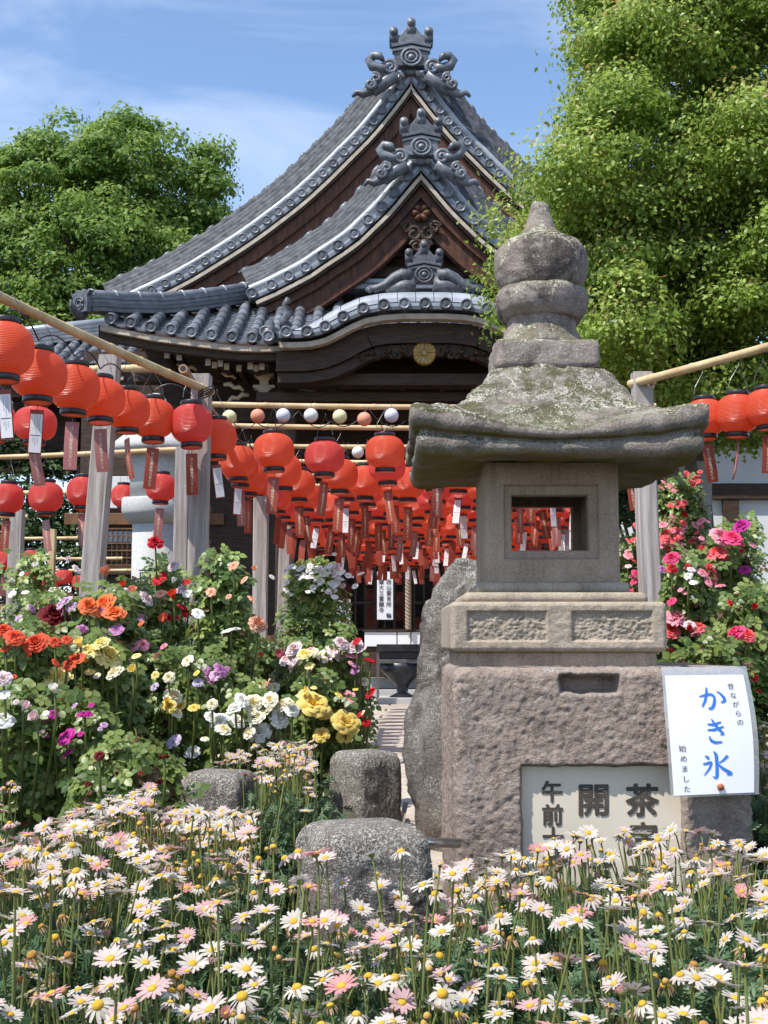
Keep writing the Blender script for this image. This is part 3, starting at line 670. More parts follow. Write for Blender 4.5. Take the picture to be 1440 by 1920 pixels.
for a in np.linspace(0, 2 * math.pi, 7)[:-1]:
    b.tube([(XC + 0.03 * math.cos(a), DF + 0.10, pz.z + 0.03 * math.sin(a)), (XC + 0.10 * math.cos(a), DF + 0.08, pz.z + 0.10 * math.sin(a)), (XC + 0.13 * math.cos(a + .3), DF + 0.11, pz.z + 0.13 * math.sin(a + .3))], [0.05, 0.05, 0.02], 7)
b.build('gable_flower', MAT['red_wood'], gf, smooth=True)
b = MB()
for q in (-1, 1):
    for r, cx, cz in ((0.12, 0.10, -0.30), (0.09, 0.20, -0.20), (0.10, 0.06, -0.48)):
        b.tube([(XC + q * (cx + math.cos(a) * r * (1 - a / 12)), DF + 0.12, pz.z + cz + math.sin(a) * r * (1 - a / 12)) for a in np.linspace(0.2, 8, 18)], 0.028, 6)
b.prism([(XC - 0.16, pz.z - 0.1), (XC + 0.16, pz.z - 0.1), (XC + 0.2, pz.z - 0.3), (XC + 0.08, pz.z - 0.5), (XC, pz.z - 0.62), (XC - 0.08, pz.z - 0.5), (XC - 0.2, pz.z - 0.3)], DF + 0.13, DF + 0.19)
b.build('gable_pendant', MAT['dark_wood'], gf, smooth=False)

# porch: crest, carving, beams, brackets, pillars
porch = part('porch', (XC, D0, 0))
cz = W(796, 662, DK + 0.3).z
b = MB(); n = 64; rows = []
for r in (0.0, 0.03, 0.035, 0.07, 0.11, 0.135, 0.145):
    ring = []
    for k in range(n):
        a = 2 * math.pi * k / n; pet = abs(math.sin(a * 8)); rr = r * (1 + 0.05 * pet if r > 0.1 else 1); h = -0.03 if r < 0.032 else -0.012 - 0.02 * pet * (1 if r < 0.14 else 0)
        ring.append((XC + rr * math.cos(a), DK + 0.30 + h, cz + rr * math.sin(a)))
    ring.append(ring[0]); rows.append(ring)
rows.append([(x, DK + 0.38, z) for x, y, z in rows[-1]])
for i in range(len(rows) - 1): b.strip(rows[i], rows[i + 1])
b.build('chrysanthemum_crest', MAT['gold'], porch, smooth=True)
rg = random.Random(3)
for q in (-1, 1):                                # carved foliage either side of the crest
    for k in range(12):
        cx = 0.22 + 0.068 * k; zz = cz + 0.05 * math.sin(k * 1.9) - 0.004 * k; r = 0.07 * (1 - k / 16)
        b = MB(); b.tube([(XC + q * (cx + math.cos(a) * r * (1 - a / 9)), DK + 0.33 - 0.012 * a, zz + math.sin(a) * r * (1 - a / 9)) for a in np.linspace(rg.random() * 2, 6.5, 12)], [0.028] * 6 + [0.022] * 6, 6)
        b.build('carved_scroll', MAT['dark_wood'], porch, smooth=True)
tbox('porch_beam', 520, 1080, 700, 722, DK + 0.5, 0.3, MAT['dark_wood'], porch); tbox('porch_beam', 480, 1110, 735, 752, D0 + 0.55, 0.3, MAT['dark_wood'], porch)
tbox('porch_beam', 250, 1340, 700, 716, D0 + 1.3, 0.25, MAT['dark_wood'], porch); tbox('porch_beam', 240, 1350, 760, 790, D0 + 1.5, 0.3, MAT['dark_wood'], porch)
for px, py, m in ((313, 665, 'white_paint'), (336, 669, 'white_paint'), (390, 679, 'white_paint'), (402, 684, 'cream'), (413, 681, 'white_paint'), (425, 687, 'cream'), (469, 686, 'white_paint'), (480, 690, 'cream'), (491, 687, 'white_paint'), (538, 691, 'white_paint'), (560, 692, 'white_paint'), (604, 694, 'white_paint'), (448, 690, 'cream')):
    for sgn in (0, 1):
        p = W(px, py, D0 + 0.45); x = p.x if sgn == 0 else 2 * XC - p.x; w = 0.036 if m == 'white_paint' else 0.034
        b = MB(); b.box(x - w, x + w, D0 + 0.45, D0 + 0.47, p.z - 0.045, p.z + 0.045); b.build('rafter_end', MAT[m], porch, bevel=0.004)
        b = MB(); b.box(x - w * 0.96, x + w * 0.96, D0 + 0.47, D0 + 1.6, p.z - 0.043, p.z + 0.043); b.build('rafter', MAT['dark_wood'], porch)
def bracket(px, py, d, sc=1.0, mirror=True):
    for sgn in ((0, 1) if mirror else (0,)):
        p = W(px, py, d); x = p.x if sgn == 0 else 2 * XC - p.x; z = p.z
        B = [(-.055, .055, .09, .22), (-.13, .13, .045, .09), (-.10, .10, 0.0, .045), (-.06, .06, -.07, 0.0), (-.15, .15, -.115, -.07), (-.11, .11, -.15, -.115), (-.06, .06, -.32, -.15)]
        for i, (a, c, e, f) in enumerate(B):
            b = MB(); b.prism([(x + a * sc * (0.72 if i in (2, 5) else 1), z + e * sc), (x + c * sc * (0.72 if i in (2, 5) else 1), z + e * sc), (x + c * sc, z + f * sc), (x + a * sc, z + f * sc)], d, d + 0.2); b.build('bracket_block', MAT['cream'] if i != 4 else MAT['pale_board'], porch, bevel=0.006)
bracket(495, 712, D0 + 0.75); bracket(622, 722, D0 + 0.75)
for (px, py, q) in ((352, 690, 1), (425, 705, 1), (440, 728, 1), (446, 748, -1), (580, 735, 1), (660, 725, -1), (740, 728, 1)):   # scrolled nosings with cream edges
    for sgn in (1, -1):
        p = W(px, py, D0 + 0.9); x = p.x if sgn == 1 else 2 * XC - p.x
        b = MB(); b.tube([(x - q * sgn * .15, D0 + 0.9, p.z + .05), (x - q * sgn * .06, D0 + 0.88, p.z + .055), (x, D0 + 0.87, p.z + .0), (x + q * sgn * .07, D0 + 0.86, p.z + .01), (x + q * sgn * .13, D0 + 0.86, p.z - .045)], [.022, .035, .028, .034, .016], 7)
        b.build('scrolled_nosing', MAT['cream'], porch, smooth=True)
for dx in (-3.55, -1.85, 1.85, 3.55):
    dd = D0 + (0.62 if abs(dx) < 2 else 2.2)
    b = MB(); b.box(XC + dx - 0.13, XC + dx + 0.13, dd, dd + 0.26, 0.0, 4.15); b.build('pillar', MAT['dark_wood'], porch, bevel=0.02)
# hall body: timber walls, plaster band, lattice window, sanctum front
body = part('hall_wall', (XC, 19.2, 0))
DW = 19.3
b = MB(); b.box(XC - 5.15, XC - 1.9, DW, DW + 6, 0, 5.2); b.build('timber_wall', MAT['dark_wood'], body)
b = MB(); b.box(XC + 1.9, XC + 5.15, DW, DW + 6, 0, 5.2); b.build('timber_wall', MAT['dark_wood'], body)
b = MB(); b.box(XC - 1.9, XC + 1.9, DW + 2.0, DW + 2.1, 0, 5.6); b.build('inner_wall', MAT['dark_wood'], body)
b = MB(); b.box(XC - 1.9, XC + 1.9, DW, DW + 6, 3.6, 5.6); b.build('lintel_wall', MAT['dark_wood'], body)
b = MB(); b.box(XC - 4.6, XC + 4.6, DW + 4.5, DW + 10, 0.0, 6.6); b.build('rear_hall', MAT['dark_wood'], body)
tbox('plaster_panel', 150, 262, 893, 953, DW - 0.05, 0.04, MAT['plaster'], body); tbox('plaster_panel', 262, 360, 893, 953, DW - 0.05, 0.04, MAT['plaster'], body, 0.01)
tbox('wall_rail', 120, 420, 962, 984, DW - 0.09, 0.08, MAT['brown_wood'], body); tbox('wall_rail', 120, 420, 1062, 1078, DW - 0.09, 0.08, MAT['dark_wood'], body)
win = tbox('lattice_window', 188, 250, 992, 1061, DW - 0.03, 0.02, MAT['dark_wood'], body, 0)
tbox('window_pane', 192, 246, 996, 1016, DW - 0.045, 0.01, M('pale sky blue glazing', (0.22, 0.26, 0.33), (0.3, 0.34, 0.4), 3, 0.2, spec=0.6), win, 0)
for i in range(7): tbox('lattice_bar', 189 + i * 9.6, 191.5 + i * 9.6, 990, 1062, DW - 0.08, 0.025, MAT['brown_wood'], win, 0)
for i in range(6): tbox('lattice_bar', 187, 251, 990 + i * 13.6, 992.6 + i * 13.6, DW - 0.085, 0.025, MAT['brown_wood'], win, 0)
for i in range(26):                              # lattice of the sanctum front
    x = XC - 1.85 + i * 0.148; b = MB(); b.box(x - 0.018, x + 0.018, DW + 0.1, DW + 0.14, 0.75, 3.2); b.build('sanctum_bar', MAT['dark_wood'], body)
for z in (0.95, 1.35, 1.75, 2.15, 2.6): b = MB(); b.box(XC - 1.88, XC + 1.88, DW + 0.085, DW + 0.12, z - 0.02, z + 0.02); b.build('sanctum_bar', MAT['dark_wood'], body)
mred = M('dim red brocade', (0.16, 0.015, 0.012), (0.30, 0.07, 0.03), 9, 0.7)
for i in range(9):
    x = XC - 1.5 + i * 0.37 + rg.uniform(-.08, .08); b = MB(); h = rg.uniform(0.25, 0.7); z = rg.uniform(0.8, 1.1); b.box(x - 0.11, x + 0.11, DW + 0.5, DW + 0.53, z, z + h); b.build('brocade_hanging', mred, body)
b = MB(); b.box(XC - 2.6, XC + 2.6, 17.6, 21.2, 0.0, 0.42); b.build('floor_platform', MAT['dark_wood'], body, bevel=0.02)
for k in range(2): b = MB(); b.box(XC - 1.9, XC + 1.9, 17.0 + 0.3 * k, 17.62, 0.14 * k, 0.14 + 0.14 * k - 0.003); b.build('porch_step', MAT['grey_stone'], body, bevel=0.01)
# side skirt roof seen past the corner, over a lower wing
side = part('side_roof', (W(110, 690, 19.5).x, 19.5, 0))
for k in range(12):
    p = W(-60 + k * 26, 700 - k * 1.2, 19.2)
    for j in range(6):
        y = 19.2 + j * 0.27; place('round_tile', ROUND, side, lp(side, (p.x, y, p.z + 0.5 * (y - 19.2))), (0.46, 0, 0))
    if k: b = MB(); q = W(-60 + (k - 1) * 26, 700 - k * 1.2, 19.2); b.strip([(q.x + (p.x - q.x) * u, 19.2, p.z - 0.05 * math.sin(u * math.pi)) for u in (0, .25, .5, .75, 1)], [(q.x + (p.x - q.x) * u, 20.9, p.z + 0.85 - 0.05 * math.sin(u * math.pi)) for u in (0, .25, .5, .75, 1)]); b.build('pan_tile_row', MAT['tile'], side)
A, B_ = W(-80, 666, 20.75), W(215, 634, 20.75)
for c in range(4): b = MB(); w = 0.13; b.band([A + Vector((0, -w, c * .06)), B_ + Vector((0, -w, c * .06))], [A + Vector((0, w, c * .06)), B_ + Vector((0, w, c * .06))], [A + Vector((0, w, c * .06 + .052)), B_ + Vector((0, w, c * .06 + .052))], [A + Vector((0, -w, c * .06 + .052)), B_ + Vector((0, -w, c * .06 + .052))]); b.build('ridge_course', MAT['tile'], side)
b = MB(); b.tube([A + Vector((0, 0, .28)), B_ + Vector((0, 0, .28))], 0.08, 12); b.build('ridge_roll', MAT['tile_light'], side, smooth=True)
tbox('wing_wall', -200, 250, 745, 885, 20.6, 0.3, MAT['dark_wood'], side)
for px in (-60, 40, 130): tbox('wing_pillar', px, px + 14, 745, 1240, 20.4, 0.2, MAT['dark_wood'], side)
for px in (14, 62, 108, 152): tbox('rafter_end', px, px + 9, 752, 764, 19.3, 0.05, MAT['white_paint'], side, 0.004)
tbox('eave_board', -80, 232, 706, 713, 19.25, 0.2, MAT['pale_board'], side); tbox('under_eave', -90, 236, 713.5, 745, 19.4, 0.4, MAT['dark_wood'], side)
# ================================================================== STONE LANTERN
LX, LY = 0.46, 3.66
def rrect(hx, hy, r, ns):
    """ns points evenly round a rounded rectangle, with outward normals"""
    L = [2 * (hx - r), math.pi * r / 2, 2 * (hy - r), math.pi * r / 2] * 2
    L = [2 * (hx - r), math.pi * r / 2, 2 * (hy - r), math.pi * r / 2, 2 * (hx - r), math.pi * r / 2, 2 * (hy - r), math.pi * r / 2]
    tot = sum(L); P = []; Nn = []
    cen = [(hx - r, -hy + r), (hx - r, hy - r), (-hx + r, hy - r), (-hx + r, -hy + r)]
    for i in range(ns):
        s = tot * i / ns; k = 0
        while s > L[k]: s -= L[k]; k += 1
        if k == 0: P.append((-hx + r + s, -hy)); Nn.append((0, -1))
        elif k == 2: P.append((hx, -hy + r + s)); Nn.append((1, 0))
        elif k == 4: P.append((hx - r - s, hy)); Nn.append((0, 1))
        elif k == 6: P.append((-hx, hy - r - s)); Nn.append((-1, 0))
        else:
            j = (k - 1) // 2; a = -math.pi / 2 + j * math.pi / 2 + s / r; P.append((cen[j][0] + r * math.cos(a), cen[j][1] + r * math.sin(a))); Nn.append((math.cos(a), math.sin(a)))
    return np.array(P), np.array(Nn)
def loft(rings, close_bottom=True, close_top=True):
    rings = [np.asarray(r) for r in rings]; n = len(rings[0]); V = np.concatenate(rings); F = []
    for i in range(len(rings) - 1):
        for k in range(n): F.append((i * n + k, i * n + (k + 1) % n, (i + 1) * n + (k + 1) % n, (i + 1) * n + k))
    if close_bottom: F.append(tuple(range(n))[::-1])
    if close_top: F.append(tuple((len(rings) - 1) * n + k for k in range(n)))
    return V, F
def solid(name, V, F, mat, parent, amp=0.0, sc=30.0, seed=0, smooth=True, octs=3, sharp=None):
    V = np.array(V, float)
    if amp:
        c = V.mean(0); dv = V - c; dv /= np.linalg.norm(dv, axis=1, keepdims=True) + 1e-9
        V = V + dv * (fbm(V * sc, octs, seed) * amp)[:, None]
    off = np.array(worldloc(parent)) if parent is not None else 0
    m = np_mesh(name, V - off, F, mat=mat, smooth=smooth); o = bpy.data.objects.new(name, m); COL.objects.link(o); o.parent = parent
    if sharp: smooth_angle(o, sharp)
    return o
lan = empty('stone_lantern', (LX, LY, 0.688), 'old stone lantern with jewel finial and mossy curled roof, on the carved block', 'stone lantern')
# roof
prof = [(0.10, 1.246, 0, .5), (0.20, 1.244, 0, .3), (0.30, 1.238, 0.0, .16), (0.350, 1.231, 0.002, .08), (0.366, 1.234, 0.006, .06), (0.376, 1.245, 0.012, .05), (0.378, 1.258, 0.018, .05), (0.374, 1.266, 0.022, .05), (0.366, 1.269, 0.024, .05), (0.369, 1.273, 0.026, .05), (0.388, 1.277, 0.032, .045), (0.392, 1.290, 0.046, .045), (0.390, 1.300, 0.058, .045), (0.380, 1.306, 0.060, .06), (0.345, 1.317, 0.052, .10), (0.31, 1.332, 0.038, .12), (0.28, 1.353, 0.025, .13), (0.25, 1.382, 0.015, .14), (0.22, 1.420, 0.008, .16), (0.19, 1.462, 0.003, .2), (0.168, 1.497, 0.0, .25), (0.15, 1.512, 0, .3), (0.06, 1.514, 0, .5)]
fine = []
for i in range(len(prof) - 1):
    a, b_ = np.array(prof[i]), np.array(prof[i + 1]); k = max(1, int(np.hypot(b_[0] - a[0], b_[1] - a[1]) / 0.009))
    for j in range(k): fine.append(a + (b_ - a) * j / k)
fine.append(np.array(prof[-1]))
rings = []
for (a, z, up, rr) in fine:
    P, Nn = rrect(a, a, max(0.012, a * rr), 288)
    cn = (np.abs(P[:, 0]) * np.abs(P[:, 1]) / (a * a)) ** 1.6
    rings.append(np.stack([LX + P[:, 0], LY + P[:, 1], z + up * cn / 0.86], 1))
V, F = loft(rings); V = np.array(V)
top = np.clip((V[:, 2] - 1.30) / 0.06, 0, 1)
V[:, 2] += fbm(V * 16, 4, 3) * 0.010 * top + np.abs(fbm(V * 60, 2, 5)) * 0.005 * top
V[:, :2] += (V[:, :2] - np.array([LX, LY])) * (fbm(V * 14, 4, 8) * 0.012)[:, None]
V[:, 2] += fbm(V * 9, 3, 12) * 0.006 * (1 - top)
solid('lantern_roof', V, F, MAT['lantern_stone'], lan)
# finial pieces
def lathe_rings(pr, seg=72, lobes=0, ldepth=0.0, cx=LX, cy=LY):
    R = []
    for r, z in pr:
        a = np.linspace(0, 2 * math.pi, seg, endpoint=False); rr = r * (1 - ldepth * (1 - np.abs(np.sin(a * lobes / 2))) ** 2) if lobes else r + 0 * a
        R.append(np.stack([cx + rr * np.cos(a), cy + rr * np.sin(a), z + 0 * a], 1))
    return R
def densify(pr, st=0.006):
    out = []
    for i in range(len(pr) - 1):
        a, b_ = np.array(pr[i]), np.array(pr[i + 1]); k = max(1, int(np.hypot(*(b_ - a)) / st))
        out += [tuple(a + (b_ - a) * j / k) for j in range(k)]
    return out + [tuple(pr[-1])]
R = []
P, _ = rrect(0.146, 0.146, 0.02, 120)
for z, q in ((1.50, 1.0), (1.52, 1.0), (1.54, 1.0), (1.56, 1.0), (1.574, 0.995), (1.582, 0.97), (1.583, 0.6)): R.append(np.stack([LX + P[:, 0] * q, LY + P[:, 1] * q, z + 0 * P[:, 0]], 1))
V, F = loft(R); solid('neck_block', V, F, MAT['finial_stone'], lan, 0.006, 22, 4)
V, F = loft(lathe_rings(densify([(0.125, 1.575), (0.128, 1.59), (0.112, 1.615), (0.101, 1.64), (0.100, 1.66), (0.104, 1.675)]))); solid('neck', V, F, MAT['finial_stone'], lan, 0.004, 25, 9)
V, F = loft(lathe_rings(densify([(0.09, 1.660), (0.115, 1.668), (0.131, 1.690), (0.137, 1.712), (0.136, 1.735), (0.127, 1.754), (0.110, 1.764), (0.08, 1.768)]), 96, 8, 0.05)); solid('lotus_ring', V, F, MAT['finial_stone'], lan, 0.007, 18, 14)
V, F = loft(lathe_rings(densify([(0.105, 1.758), (0.118, 1.768), (0.131, 1.79), (0.137, 1.82), (0.136, 1.85), (0.129, 1.877), (0.112, 1.898), (0.085, 1.912), (0.062, 1.925), (0.049, 1.942), (0.040, 1.965), (0.033, 1.99), (0.029, 2.01), (0.026, 2.02), (0.014, 2.024)]), 96)); solid('jewel_finial', V, F, MAT['finial_stone'], lan, 0.007, 16, 21)
for o_ in list(lan.children):
    if o_.name.split('.')[0] in ('neck_block', 'neck', 'lotus_ring', 'jewel_finial'): o_.location.z += 0.014
# firebox: four walls round an open chamber, framed window in front and behind
fb = bpy.data.objects.new('firebox', None); COL.objects.link(fb); fb.parent = lan; fb.location = (0, 0, 0.911 - 0.688)
def framed_face(y, sgn, name):
    """front or back slab with a stepped square window: outer face at y, sgn +1 = thickness towards +y"""
    x0, x1, z0, z1 = LX - 0.183, LX + 0.183, 0.912, 1.243; hx0, hx1, hz0, hz1 = 0.350, 0.560, 1.0005, 1.1525; fx0, fx1, fz0, fz1 = 0.326, 0.588, 0.975, 1.182
    b = MB()
    def ring(a, bq):
        (ax0, ax1, az0, az1, ay), (bx0, bx1, bz0, bz1, by) = a, bq
        A = [(ax0, ay, az0), (ax1, ay, az0), (ax1, ay, az1), (ax0, ay, az1)]; B = [(bx0, by, bz0), (bx1, by, bz0), (bx1, by, bz1), (bx0, by, bz1)]
        b.add(A + B, [(i, (i + 1) % 4, 4 + (i + 1) % 4, 4 + i) for i in range(4)])
    L = [(x0, x1, z0, z1, y + sgn * 0.06), (x0, x1, z0, z1, y + sgn * 0.012), (x0 + 0.01, x1 - 0.01, z0 + 0.002, z1 - 0.002, y), (fx0, fx1, fz0, fz1, y), (fx0 + 0.006, fx1 - 0.006, fz0 + 0.006, fz1 - 0.006, y + sgn * 0.014), (hx0 - 0.003, hx1 + 0.003, hz0 - 0.003, hz1 + 0.003, y + sgn * 0.014), (hx0, hx1, hz0, hz1, y + sgn * 0.018), (hx0, hx1, hz0, hz1, y + sgn * 0.06), (x0, x1, z0, z1, y + sgn * 0.06)]
    for i in range(len(L) - 1): ring(L[i], L[i + 1])
    return b.build(name, MAT['firebox_stone'], fb)
framed_face(LY - 0.183, 1, 'window_face'); framed_face(LY + 0.183, -1, 'window_face')
for s in (-1, 1):
    b = MB(); b.box(LX + s * 0.183 - (0.06 if s > 0 else 0), LX + s * 0.183 + (0.06 if s < 0 else 0), LY - 0.121, LY + 0.121, 0.913, 1.242); b.build('side_wall', MAT['firebox_stone'], fb)
# steps and platform
for h, z0, z1, nm in ((0.205, 0.8842, 0.9125, 'step'), (0.245, 0.858, 0.8838, 'step')):
    P, _ = rrect(h, h, 0.012, 160); R = [np.stack([LX + P[:, 0] * q, LY + P[:, 1] * q, z + 0 * P[:, 0]], 1) for z, q in ((z0, 1.0), (z1 - 0.012, 1.0), (z1 - 0.003, 0.985), (z1, 0.965), (z1, 0.4))]
    V, F = loft(R); solid(nm, V, F, MAT['platform_stone'], lan, 0.002, 40, 2)
def panel_block(name, hx, hy, z0, z1, mat, parent, panels, depth, rough):
    """block whose front carries sunk panels with chiselled ground"""
    P, Nn = rrect(hx, hy, 0.016, 620); nz_ = 52; R = []
    for i in range(nz_):
        z = z0 + (z1 - z0) * i / (nz_ - 1); e = min(z - z0, z1 - z); q = -0.010 * max(0, 1 - e / 0.012) ** 2
        X = LX + P[:, 0] + Nn[:, 0] * q; Y = LY + P[:, 1] + Nn[:, 1] * q
        m = np.zeros(len(P))
        for (a, b_, c, d_) in panels:
            ax = np.minimum(np.minimum(X - a, b_ - X), min(z - c, d_ - z)); m = np.maximum(m, np.clip(ax / 0.004, 0, 1))
        fr = (Nn[:, 1] < -0.9)
        pts = np.stack([X, Y, z + 0 * X], 1)
        Y = Y + fr * m * (depth + fbm(pts * np.array([150, 1, 190]), 2, 5) * rough + fbm(pts * np.array([300, 1, 400]), 1, 9) * rough * 0.5)
        Yn = fbm(pts * 45, 3, 6) * 0.0018
        R.append(np.stack([X, Y + Yn * fr, z + 0 * X], 1))
    R.append(np.stack([LX + P[:, 0] * 0.5, LY + P[:, 1] * 0.5, z1 + 0 * X], 1))
    V, F = loft(R); return solid(name, V, F, mat, parent)
s2 = 1 / 710.0
panel_block('platform', 0.2853, 0.2853, 0.7265, 0.8575, MAT['platform_stone'], lan, [((875 - 720) * s2, (1025 - 720) * s2, 0.75 + (1205 - 1203) * s2, 0.75 + (1205 - 1146) * s2), ((1070 - 720) * s2, (1222 - 720) * s2, 0.75 + (1205 - 1203) * s2, 0.75 + (1205 - 1146) * s2)], 0.009, 0.0035)
P, _ = rrect(0.262, 0.262, 0.015, 160); V, F = loft([np.stack([LX + P[:, 0], LY + P[:, 1], z + 0 * P[:, 0]], 1) for z in np.linspace(0.678, 0.7275, 8)]); solid('plinth', V, F, MAT['firebox_stone'], lan, 0.003, 30, 8)

# ================================================================== CARVED SIGN BLOCK
SX0, SX1, SY0, SY1 = 0.177, 0.934, 3.29, 3.98
blk = empty('sign_block', ((SX0 + SX1) / 2, SY0 + 0.3, 0), 'rough pinkish stone block with slot and sunk cream signboard, under the stone lantern', 'stone block')
hx, hy = (SX1 - SX0) / 2, (SY1 - SY0) / 2; cx, cy = (SX0 + SX1) / 2, (SY0 + SY1) / 2
P, Nn = rrect(hx, hy, 0.03, 600); R = []; zs = np.concatenate([np.linspace(0, 0.66, 150), 0.66 + 0.028 * np.sin(np.linspace(0.1, math.pi / 2, 10))])
def sstep(a, b_, x): t = np.clip((x - a) / (b_ - a), 0, 1); return t * t * (3 - 2 * t)
w_ = lambda px, py: W(px, py, SY0)
rx0, rx1, rzt = w_(976, 1500).x, w_(1286, 1500).x, w_(1000, 1432).z
nx0, nx1, nzt, nzb = w_(1044, 1280).x, w_(1166, 1280).x, w_(1100, 1262).z, w_(1100, 1304).z
for z in zs:
    t = np.clip((z - 0.66) / 0.028, 0, 1); ins = 0.03 * (1 - math.sqrt(max(0, 1 - t * t)))
    X = cx + P[:, 0] - Nn[:, 0] * ins; Y = cy + P[:, 1] - Nn[:, 1] * ins; Z = z + 0 * X
    pts = np.stack([X, Y, Z], 1); nn = fbm(pts * 85, 3, 2) * 0.0030 + fbm(pts * 11, 2, 7) * 0.003 + fbm(pts * 190, 2, 4) * 0.0014
    fr = np.clip(-Nn[:, 1], 0, 1)
    wob = fbm(pts * 30, 2, 31) * 0.004
    rec = sstep(0.0, 0.012, np.minimum(np.minimum(X - rx0, rx1 - X), rzt - Z) + wob) * (fr > 0.9)
    nic = sstep(0.0, 0.014, np.minimum(np.minimum(X - nx0 + 0.25 * (Z - nzt) * 0.4, nx1 - X), np.minimum(nzt - Z, Z - nzb)) + wob) * (fr > 0.9)
    nn = nn * (1 - 0.7 * rec)
    R.append(np.stack([X + Nn[:, 0] * nn, Y + Nn[:, 1] * nn + rec * 0.045 + nic * 0.06, Z], 1))
zt = 0.688
for q in (0.93, 0.8, 0.6, 0.3):
    pts = np.stack([cx + P[:, 0] * q, cy + P[:, 1] * q, zt + 0 * P[:, 0]], 1); pts[:, 2] += fbm(pts * 40, 2, 3) * 0.004; R.append(pts)
V, F = loft(R); solid('stone_body', V, F, MAT['sign_stone'], blk)
b = MB(); yb = SY0 + 0.030; b.box(rx0 + 0.004, rx1 - 0.004, yb, yb + 0.025, 0.10, rzt - 0.008); board = b.build('signboard', MAT['sign_cream'], blk, bevel=0.002)
def letters(name, items, fn, mat, parent, offset=0.0):
    """items: (char, x, y, size); fn maps plane x, y to a world point"""
    b = MB(); k = offset                             # heavier strokes: the glyph laid over itself, each layer a hair prouder
    lay = [(0, 0)] if not k else [(0, 0), (k, 0), (-k, 0), (0, k), (0, -k), (k * .7, k * .7), (-k * .7, k * .7), (k * .7, -k * .7), (-k * .7, -k * .7)]
    for ch, x, y, s in items:
        v, f = glyph(ch)
        for q, (ox, oy) in enumerate(lay): b.add([Vector(fn(x + (p[0] + ox) * s, y + (p[1] + oy) * s)) - Vector((0, q * 0.00012, 0)) for p in v], f)
    off = worldloc(parent); o = bpy.data.objects.new(name, b.mesh(name, mat, off=off, fix=False)); COL.objects.link(o); o.parent = parent; return o
fsign = lambda px, py: W(px, -py, yb - 0.0015)
fs = lambda x, y: tuple(W(x, -y, yb - 0.0016))
col1 = [('茶', 1204, -1500, 64), ('房', 1206, -1572, 64), ('お', 1204, -1640, 64), ('ふ', 1206, -1708, 64), ('さ', 1206, -1776, 64)]
col2 = [('開', 1113, -1499, 64), ('店', 1116, -1640, 64)]
col3 = [('午', 1035, -1484, 42), ('前', 1036, -1528, 42), ('十', 1037, -1570, 42), ('時', 1037, -1612, 42)]
for c in (col1, col2, col3):
    for it in c: letters('letter', [it], fs, MAT['sign_ink'], board, 0.028)
# paper notice in a clear sleeve, pinned over the corner of the block
notice = empty('paper_notice', tuple(W(1335, 1490, 3.225)), 'laminated white notice with blue brush lettering pinned to the stone block corner', 'notice')
Q = [(1240, 1251), (1399, 1249), (1423, 1489), (1258, 1496)]
def sheet(u, v, lift=0.0):
    x = (Q[0][0] * (1 - u) + Q[1][0] * u) * (1 - v) + (Q[3][0] * (1 - u) + Q[2][0] * u) * v
    y = (Q[0][1] * (1 - u) + Q[1][1] * u) * (1 - v) + (Q[3][1] * (1 - u) + Q[2][1] * u) * v
    x += 9 * math.sin(v * math.pi) * u; bow = 0.020 * (u - 0.35) ** 2 + 0.012 * (1 - v) ** 3
    return tuple(W(x, y, 3.235 + bow - lift))
def sheet_mesh(u0, u1, v0, v1, lift, name, mat, th=0.0006):
    b = MB(); nu, nv = 12, 16
    for l in (lift, lift - th):
        g_ = [sheet(u0 + (u1 - u0) * i / nu, v0 + (v1 - v0) * j / nv, l) for j in range(nv + 1) for i in range(nu + 1)]
        b.add(g_, [(j * (nu + 1) + i, j * (nu + 1) + i + 1, (j + 1) * (nu + 1) + i + 1, (j + 1) * (nu + 1) + i) for j in range(nv) for i in range(nu)])
    off = worldloc(notice); o = bpy.data.objects.new(name, b.mesh(name, mat, smooth=True, off=off, fix=False)); COL.objects.link(o); o.parent = notice; return o
sheet_mesh(0, 1, 0, 1, 0.0, 'clear_sleeve', MAT['clear']); paper = sheet_mesh(0.035, 0.945, 0.065, 0.985, 0.0012, 'paper_sheet', MAT['paper'])
pf = lambda x, y: sheet(x, y, 0.0024)
ka = [[(.0, .40, .02), (.2, .36, .045), (.45, .30, .05), (.58, .38, .05), (.56, .62, .055), (.46, .86, .06), (.34, .92, .05), (.30, .84, .015)], [(.32, .05, .03), (.30, .25, .05), (.22, .55, .05), (.08, .80, .03)], [(.68, .20, .015), (.82, .30, .04), (.95, .50, .065), (.92, .62, .055), (.78, .64, .015)]]
ki = [[(.22, .20, .03), (.45, .22, .05), (.72, .12, .03)], [(.20, .42, .03), (.45, .42, .05), (.80, .30, .03)], [(.38, .0, .025), (.48, .20, .05), (.66, .46, .05), (.80, .60, .045), (.64, .62, .012)], [(.26, .66, .02), (.28, .82, .05), (.45, .92, .055), (.70, .90, .03)]]
ko = [[(.42, .0, .02), (.50, .10, .055), (.50, .5, .05), (.50, .82, .055), (.47, .95, .04), (.36, .84, .012)], [(.14, .14, .02), (.22, .20, .05), (.26, .26, .03)], [(.06, .42, .025), (.20, .40, .045), (.36, .34, .03), (.26, .58, .035), (.08, .80, .015)], [(.86, .16, .05), (.72, .30, .035), (.54, .42, .012)], [(.54, .44, .025), (.70, .60, .05), (.98, .78, .06), (.80, .80, .012)]]
for st, u0, v0, s in ((ka, 0.40, 0.150, 0.30), (ki, 0.395, 0.405, 0.30), (ko, 0.36, 0.655, 0.345)):
    b = MB(); brush(b, st, lambda x, y: pf(u0 + x * s, v0 + y * s * 0.66))
    o = bpy.data.objects.new('brush_character', b.mesh('brush_character', MAT['blue_ink'], off=worldloc(paper), fix=False)); COL.objects.link(o); o.parent = paper
